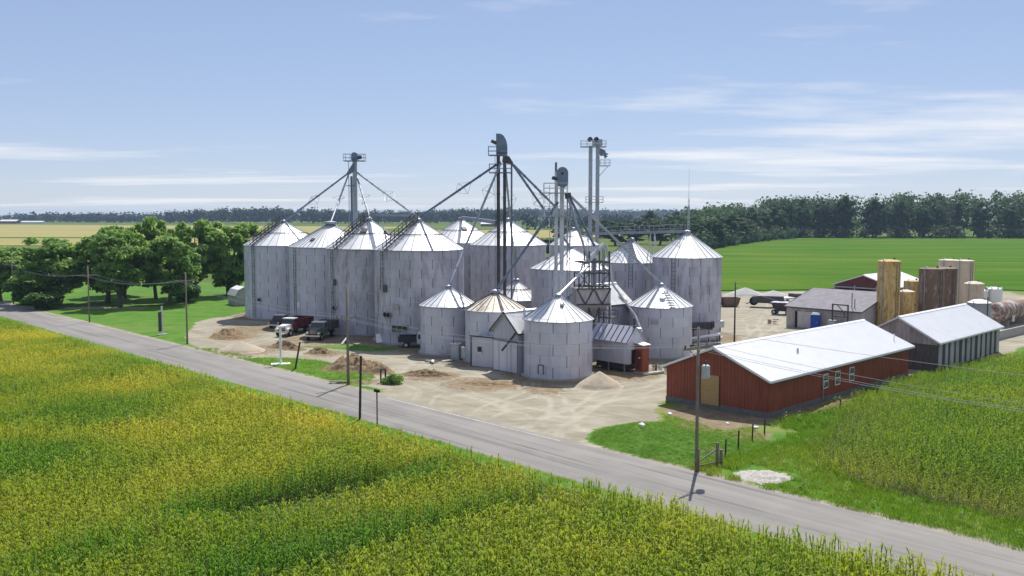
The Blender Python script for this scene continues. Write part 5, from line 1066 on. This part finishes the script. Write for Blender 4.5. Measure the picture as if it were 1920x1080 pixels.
t = thing('dump_box', 'rusty brown steel dump box right of the right end bin', 'container', (37.6, 160.5, 0), R_(8)); MB()._add([(-1.6,-1.0,1.5),(1.6,-1.0,1.5),(1.6,1.0,1.5),(-1.6,1.0,1.5),(-1.3,-.9,.15),(1.2,-.9,.15),(1.2,.9,.15),(-1.3,.9,.15)], [(0,4,5,1),(1,5,6,2),(2,6,7,3),(3,7,4,0),(4,7,6,5)]).build('body', RUSTDK, t)
MB().box((-2.1, .1, 1.2), (.7, 1.6, 2.2)).build('end_plate', STEEL_DARK, t)
for xx in (-1.0, 0, 1.0): MB().box((xx, -.98, .85), (.12, .08, 1.3)).build('rib', RUSTDK, t)
for xx in (-.9, .9): MB().box((xx, 0, .08), (.2, 1.8, .16)).build('skid', STEEL_DARK, t)
# portable auger at the right end bin
au = thing('portable_auger', 'portable auger with white tubes lying at the foot of the right bin', 'auger', (22.4, 111.2, 0), R_(8)); MB().tube((-3.0, 0, .75), (2.9, .5, 1.45), .16, n=10).build('tube', WHITE, au); b = MB()
for a_, b_ in (((-3.2, -1.2, .35), (2.6, -.6, .6)), ((-3.2, -1.2, .35), (.2, .3, .9)), ((-2.6, .9, .3), (2.6, -.6, .6)), ((-1.0, -1.0, .4), (-.6, 1.0, .5)), ((1.2, -.8, .5), (1.6, .8, 1.0))): b.beam(a_, b_, .09)
b.build('undercarriage', STEEL_LIGHT, au); wheel(au, -1.2, -1.3, .32, .2); wheel(au, -1.0, 1.1, .32, .2); MB().box((-3.2, 0, .6), (.8, .8, .7)).build('inlet_hopper', STEEL_LIGHT, au); b = MB()
for xx, yy in ((2.2, -.5), (2.9, .6)): b.beam((xx, yy, 0), (xx-.1, yy, 1.3), .08)
b.build('prop_leg', STEEL_DARK, au)
fb = thing('dryer_fan', 'boxy grey fan unit on a dark duct beside the right end bin', 'fan unit', (24.9, 114.6, 0), R_(12)); MB().box((.55, 0, 2.35), (1.35, .9, .8)).build('fan_box', STEEL_LIGHT, fb); MB().box((-1.6, .35, 2.1), (3.0, .7, .9)).build('duct', STEEL_DARK, fb); b = MB()
for xx in (-2.6, -.6, .9): b.beam((xx, 0, 0), (xx, 0, 2.0), .10)
b.build('support_leg', STEEL_DARK, fb); MB().box((-.16, -.46, 2.35), (.12, .06, .8)).build('fan_flange', BLACK, fb)
# rake, pipe and scrap
rk = thing('hay_rake', 'small rusty wheel rake standing by the barn corner', 'rake', (15.1, 92.9, 0), R_(-20)); MB().beam((-1.1, .4, .55), (1.3, -.2, .55), .07).build('frame', STEEL_DARK, rk)
for k in range(4):
    o = MB(); n = 10
    for i in range(n): a = i*2*math.pi/n; o.beam((0, 0, 0), (0, .55*math.cos(a), .55*math.sin(a)), .025)
    for i in range(n): a, a2 = i*2*math.pi/n, (i+1)*2*math.pi/n; o.beam((0, .4*math.cos(a), .4*math.sin(a)), (0, .4*math.cos(a2), .4*math.sin(a2)), .035)
    q = o.build('tine_wheel', STEEL_DARK, rk); q.location = (-.9+k*.65, .3-.16*k, .55); q.rotation_euler = (0, 0, R_(35))
for k, xx in enumerate((-.9, .9)):
    q = wheel(rk, xx, 1.5, .28, .14)
p_ = thing('white_pipe', 'thick white pipe lying on the gravel beside the booth', 'pipe', (13.6, 91.6, 0), R_(12)); MB().tube((-.6, -.25, .16), (1.7, .75, .16), .15, n=12).build('pipe', PAPER, p_); MB().tube((1.65, .73, .16), (1.78, .79, .16), .18, n=12).build('collar', PAPER, p_)
sc_ = thing('scrap_heap', 'scattered white scrap and rods on the ground before the low bin', 'scrap', (-8.4, 99.6, 0)); rd = random.Random(4)
for k in range(9): MB().box((rd.uniform(-1.6, 1.6), rd.uniform(-.6, .6), .06+.03*k % .2), (rd.uniform(.5, 1.3), rd.uniform(.08, .3), .06), rd.uniform(0, 3)).build('scrap_piece', [WHITE, STEEL, STEEL_DARK][k % 3], sc_)
wp = thing('white_slab', 'small white slab propped on a stub near the dirt heap', 'slab', (-20.5, 113.6, 0), R_(60)); MB().box((0, 0, .5), (1.4, .25, .07), M=Matrix.Rotation(R_(-35), 3, 'Y')).build('slab', WHITE, wp); MB().box((.25, 0, .2), (.15, .2, .5)).build('stub', STEEL_DARK, wp)
lg = thing('leaning_timber', 'slanted timber stake stuck in the gravel left of the thin dark pole', 'timber', (26.5, 122, 0)); MB().tube((.25, 0, -.1), (-.35, 0, 2.5), .09, n=8).build('stake', WOOD, lg); MB().box((.1, 0, .06), (1.0, .3, .14)).build('foot', WOOD, lg)
jk = thing('junk_stack', 'small stack of pale junk against the shingled shed corner', 'junk', (38.2, 135.0, 0), R_(15))
for k in range(5): MB().box((rd.uniform(-1.2, .6), rd.uniform(-.4, .4), .2+.12*k), (rd.uniform(.4, 1.0), .4, .22), rd.uniform(0, 3)).build('junk_piece', [OSB, PAPER, STEEL][k % 3], jk)

# ------------------------------------------------------------------ trees
def leaf_cloud(cen, rad, counts, size, rg, flat=.85, up=.15, shell=(.25, 1.30), lobe_t=None):
    """leaf-sized quads on and inside many lobes; returns verts, faces, tint"""
    Vs, T = [], []
    for i, (c, r, n) in enumerate(zip(cen, rad, counts)):
        d = rg.normal(size=(n, 3)); d /= np.linalg.norm(d, axis=1)[:, None]; d[:, 2] = np.where(d[:, 2] < -.35, -d[:, 2], d[:, 2])
        rr = rg.uniform(shell[0], shell[1], n)[:, None]; p = np.asarray(c)+d*rr*r*np.array([1, 1, flat])
        nr = d+rg.normal(0, .55, (n, 3))+np.array([0, 0, up]); nr /= np.linalg.norm(nr, axis=1)[:, None]
        a = np.cross(nr, rg.normal(size=(n, 3))); a /= np.linalg.norm(a, axis=1)[:, None]; b_ = np.cross(nr, a); s = size*rg.uniform(.6, 1.35, n)[:, None]
        Vs.append(np.stack([p-a*s-b_*s*.55, p+a*s*.2-b_*s*.75, p+a*s+b_*s*.35, p-a*s*.35+b_*s*.8], 1)); base = rg.uniform(.25, .7) if lobe_t is None else lobe_t[i]
        T.append(np.clip(base+rg.normal(0, .13, n), 0, 1))
    Vs = np.concatenate(Vs).reshape(-1, 3); F_ = np.arange(len(Vs)).reshape(-1, 4); return Vs, F_, np.concatenate(T)
def tree_meshes(seed, h, rx, size, dens, lobes, leafm, crown0=.22, low=False, shape=1.0, lr=(.20, .36)):
    rg = np.random.default_rng(seed); rd = random.Random(seed); cen, rad, cnt = [], [], []; cz = h*(crown0+1)/2; rz_ = h*(1-crown0)/2
    for i in range(lobes):
        for _ in range(30):
            d = rg.normal(size=3); d /= np.linalg.norm(d); q = rg.uniform(.35, .88)**.8
            p = np.array([d[0]*rx*q, d[1]*rx*q, cz+d[2]*rz_*q])
            tt = (p[2]-h*crown0)/(h*(1-crown0)); wlim = rx*(math.sin(math.pi*min(max(tt, .04), .98)**shape)**.6)
            if math.hypot(p[0], p[1]) < wlim: break
        r = rx*rg.uniform(*lr); cen.append(p); rad.append(r); cnt.append(int(dens*r*r))
    Vs, F_, T = leaf_cloud(cen, rad, cnt, size, rg)
    crown = np_mesh('crown', Vs, F_, leafm, {'tint': ('FACE', 'FLOAT', T)})
    b = MB(); pts = [Vector((0, 0, -.2))]; nseg = 6
    for k in range(1, nseg+1): pts.append(Vector((rd.uniform(-.02, .02)*h, rd.uniform(-.02, .02)*h, h*.86*k/nseg)))
    for k in range(nseg): b.tube(pts[k], pts[k+1], h*.028*(1-k/nseg)+.03, h*.028*(1-(k+1)/nseg)+.03, n=8, caps=False)
    for i, c in enumerate(cen):
        if i % (6 if lobes > 50 else 3) and lobes > 14: continue
        k = min(nseg-1, max(1, int((c[2]/h)*nseg*.62))); p0 = pts[k]; p2 = Vector(c); mid = p0.lerp(p2, .5)+Vector((0, 0, -.03*h+.05*h*rd.random())); r0 = h*.012
        b.tube(p0, mid, r0, r0*.7, n=5, caps=False); b.tube(mid, p2, r0*.7, r0*.3, n=5, caps=False)
    return b.data('trunk', BARK), crown
def bare_meshes(seed, h):
    rd = random.Random(seed); b = MB()
    def grow(p, d, l, r, dep):
        q = p+d*l; b.tube(p, q, r, r*.6, n=4, caps=False)
        if dep:
            for _ in range(3): grow(p.lerp(q, rd.uniform(.5, 1)), (d+Vector((rd.uniform(-.6, .6), rd.uniform(-.6, .6), rd.uniform(0, .4)))).normalized(), l*.6, r*.6, dep-1)
    grow(Vector((0, 0, -.2)), Vector((0, 0, 1)), h*.45, h*.014, 4); rg = np.random.default_rng(seed)
    cen = [np.array([rg.normal(0, h*.1), rg.normal(0, h*.1), h*rg.uniform(.35, .85)]) for _ in range(7)]
    Vs, F_, T = leaf_cloud(cen, [h*.10]*7, [60]*7, .35, rg); return b.data('trunk', BARK), np_mesh('crown', Vs, F_, LEAF_DRY, {'tint': ('FACE', 'FLOAT', T)})
NEAR = [tree_meshes(100+i, 14, 5.6, .27, 200, 105, LEAF, .05+.05*(i % 3), shape=.8+.15*(i % 3), lr=(.09, .21)) for i in range(6)]
FAR = [tree_meshes(200+i, 20, 7.0, .50, 80, 60, LEAF_FAR, .04, shape=.75+.12*(i % 3), lr=(.12, .26)) for i in range(6)]+[tree_meshes(230+i, 22, 4.6, .5, 90, 28, LEAF_FAR, .05, shape=.7) for i in range(2)]
BARE = [bare_meshes(300+i, 20) for i in range(3)]
def tree(name, label, x, y, h, hw, vi, group, src=None, rz=0., cat='tree'):
    tr, cr_ = (src or NEAR)[vi]; h0, r0 = {id(NEAR): (14, 5.6), id(FAR): (20, 7.0 if vi < 6 else 4.6), id(BARE): (20, 6)}[id(src or NEAR)]
    t = thing(name, label, cat, (x, y, -.05), rz, group); t.scale = (hw/r0, hw/r0, h/h0); link('trunk', tr, t); link('crown', cr_, t); return t
GL = 'shade trees left of the bins'
tree('shade_tree', 'broad low shade tree spreading at the far left of the grove', -80.5, 163, 12.4, 7.2, 0, GL, rz=.3)
tree('shade_tree', 'rounded shade tree behind the leftmost utility pole', -72.2, 166, 13.9, 6.0, 1, GL, rz=1.1)
tree('shade_tree', 'shade tree with a thick bare trunk in the middle of the lawn', -66.6, 158, 13.7, 5.4, 2, GL, rz=2.0)
tree('shade_tree', 'tallest shade tree rising above the grove against the sky', -67.0, 175, 16.9, 4.9, 3, GL, rz=3.0)
tree('shade_tree', 'wide shade tree with drooping crown right of the bare trunk', -60.0, 163, 12.9, 5.8, 4, GL, rz=.9)
tree('shade_tree', 'dense shade tree behind the pole on the left lawn', -60.6, 178, 15.2, 6.2, 5, GL, rz=4.0)
tree('shade_tree', 'bright green shade tree at the right end of the grove', -55.5, 182, 15.0, 6.2, 0, GL, rz=5.0)
tree('shade_tree', 'shade tree pressed close behind the leftmost bin', -49.5, 186, 14.4, 5.4, 1, GL, rz=2.6)
tree('shade_tree', 'shade tree cut off by the left picture edge', -93.5, 170, 10.6, 5.2, 2, GL, rz=.1)
tree('shade_tree', 'narrow dark tree between two rounded crowns of the grove', -72.3, 174, 14.6, 3.2, 4, GL, rz=2.2)
tree('shade_tree', 'low shade tree filling the gap at the back of the grove', -76, 182, 13.0, 6.5, 5, GL, rz=1.3)
tree('shade_tree', 'back row shade tree above the white shed', -44, 196, 13.2, 5.5, 3, GL, rz=1.9)
sh = tree_meshes(150, 3.2, 2.4, .2, 700, 16, SHRUB, .02)
for x_, y_, h_, w_, lb in ((-86.0, 163.0, 4.4, 3.2, 'dark round shrub low at the left end of the grove'), (-78.0, 155.5, 3.0, 3.4, 'weeping low shrub in front of the left trees'), (-58.5, 168, 3.6, 3.0, 'shrub under the right trees of the grove')):
    t = thing('shrub', lb, 'shrub', (x_, y_, -.05), x_); t.scale = (w_/2.4, w_/2.4, h_/3.2); link('trunk', sh[0], t); link('crown', sh[1], t)
sg_ = tree_meshes(151, .8, 1.1, .09, 1500, 26, LEAF, .02); t = thing('shrub', 'small green bush at the short dark posts', 'shrub', (-11.2, 87.0, -.05)); link('trunk', sg_[0], t); link('crown', sg_[1], t)
ONES = ['', 'first', 'second', 'third', 'fourth', 'fifth', 'sixth', 'seventh', 'eighth', 'ninth', 'tenth', 'eleventh', 'twelfth', 'thirteenth', 'fourteenth', 'fifteenth', 'sixteenth', 'seventeenth', 'eighteenth', 'nineteenth']
def nth(n): return ONES[n] if n < 20 else ('twentieth' if n == 20 else 'thirtieth' if n == 30 else ('twenty-' if n < 30 else 'thirty-')+ONES[n % 10])
# hedgerow wood behind the soybean field: every tree of the front row on its own
rd = random.Random(21); px = [(84, 415, 15), (98, 448, 15), (110, 478, 16), (126, 508, 16), (142, 540, 18), (156, 565, 21), (172, 592, 24), (186, 607, 26), (202, 606, 27.5), (218, 604, 28), (234, 602, 26.5), (250, 600, 25), (266, 598, 26.5), (284, 596, 26), (300, 594, 24), (318, 592, 25.5), (336, 592, 25), (354, 593, 24)]
k = 0
desc = ['rounded', 'slim', 'broad', 'leaning', 'shaggy', 'bushy', 'dark', 'pale']
for i, (x_, y_, h_) in enumerate(px):
    for j in range(2):
        xx = x_+j*8+rd.uniform(-2, 2); yy = y_+j*2+rd.uniform(0, 5)+(15 if j else 6); v_ = rd.randrange(8); dead = (i*2+j) in (19, 23, 26, 29, 31)
        lb = f"{'half bare' if dead else desc[v_]} tree, {nth(k+1)} from the left along the wood edge behind the soybean field"
        if dead: tree('woodland_tree', lb, xx, yy, h_*1.02, 5.5, rd.randrange(3), 'trees along the wood edge', BARE, rd.uniform(0, 6))
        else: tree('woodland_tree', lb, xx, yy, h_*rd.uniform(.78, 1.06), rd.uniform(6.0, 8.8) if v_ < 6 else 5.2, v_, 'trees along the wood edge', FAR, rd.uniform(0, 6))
        k += 1
# bright trees in the middle distance
FT = ((-22, 330, 9, 8), (-8, 345, 8, 7), (4, 352, 9, 8), (14, 340, 8, 7), (26, 420, 12, 8), (52, 470, 12, 9), (66, 500, 13, 9), (76, 480, 12, 8), (58, 620, 13, 10), (88, 590, 14, 9), (-40, 380, 9, 8), (95, 640, 18, 9), (120, 690, 18, 10), (150, 760, 19, 11))
for i, (x_, y_, h_, w_) in enumerate(FT):
    tree('field_tree', f"{['low', 'bright', 'rounded', 'spreading'][i % 4]} field tree, {nth(1+sorted(FT, key=lambda q: q[0]/q[1]).index(FT[i]))} from the left of those beyond the bin roofs", x_, y_, h_, w_, i % 6, 'field trees beyond the bins', FAR, i*1.3)
def wood(name, label, line, n, hlo, hhi, rlo, rhi, depth, size, per, seed, lm=None):
    lm = lm or LEAF_WOOD
    rg = np.random.default_rng(seed); cen, rad, lt = [], [], []
    L_ = [Vector((*p, 0)) for p in line]
    for _ in range(n):
        i = rg.integers(0, len(L_)-1); p = L_[i].lerp(L_[i+1], rg.random()); h = rg.uniform(hlo, hhi)*(.85+.3*mnoise.noise((p.x*.004, p.y*.004, seed))); y_ = p.y+rg.uniform(0, depth); r = rg.uniform(rlo, rhi); t0 = rg.uniform(.1, .75)
        for z in (h-r*.8, h*.55, h*.25): cen.append(np.array([p.x+rg.normal(0, r*.4), y_, z])); rad.append(r*rg.uniform(.8, 1.15)); lt.append(t0)
    Vs, F_, T = leaf_cloud(cen, rad, [per]*len(cen), size, rg, .9, lobe_t=lt); return tag(link(name, np_mesh(name, Vs, F_, lm, {'tint': ('FACE', 'FLOAT', T)})), label, 'woods', kind='stuff')
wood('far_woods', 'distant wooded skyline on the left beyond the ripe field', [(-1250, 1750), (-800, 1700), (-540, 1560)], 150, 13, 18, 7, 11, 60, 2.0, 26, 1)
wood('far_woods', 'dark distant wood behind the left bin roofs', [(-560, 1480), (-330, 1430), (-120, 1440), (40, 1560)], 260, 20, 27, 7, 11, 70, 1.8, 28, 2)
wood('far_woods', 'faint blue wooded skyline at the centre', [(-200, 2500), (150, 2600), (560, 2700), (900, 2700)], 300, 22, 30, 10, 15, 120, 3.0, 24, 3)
wood('far_woods', 'scattered mid distance hedges behind the central bins', [(10, 900), (110, 1000), (260, 1120), (330, 1000)], 90, 9, 15, 6, 9, 120, 1.6, 26, 4)
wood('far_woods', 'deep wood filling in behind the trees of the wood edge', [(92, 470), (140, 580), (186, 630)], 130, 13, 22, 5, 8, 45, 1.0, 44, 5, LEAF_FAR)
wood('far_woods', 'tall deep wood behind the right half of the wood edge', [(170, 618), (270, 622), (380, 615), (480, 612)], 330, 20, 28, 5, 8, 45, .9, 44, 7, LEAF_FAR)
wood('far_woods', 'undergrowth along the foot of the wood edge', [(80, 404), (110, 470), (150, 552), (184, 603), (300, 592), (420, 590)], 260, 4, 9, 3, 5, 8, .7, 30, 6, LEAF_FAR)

# ------------------------------------------------------------------ air
hzm = bpy.data.materials.new('haze'); hzm.use_nodes = True; t_, N_, L_ = nodes_of(hzm); t_.nodes.clear(); o_ = N_('ShaderNodeOutputMaterial'); pv = N_('ShaderNodeVolumePrincipled'); pv.inputs['Color'].default_value = (.55, .74, 1.0, 1); pv.inputs['Density'].default_value = .00011; pv.inputs['Anisotropy'].default_value = .2
L_(pv.outputs[0], o_.inputs['Volume'])
hb = MB().box((0, 3600, 16.2), (12200, 7900, 34.8)).build('haze', hzm); tag(hb, 'thin pale blue haze over the whole plain', 'haze', kind='stuff')
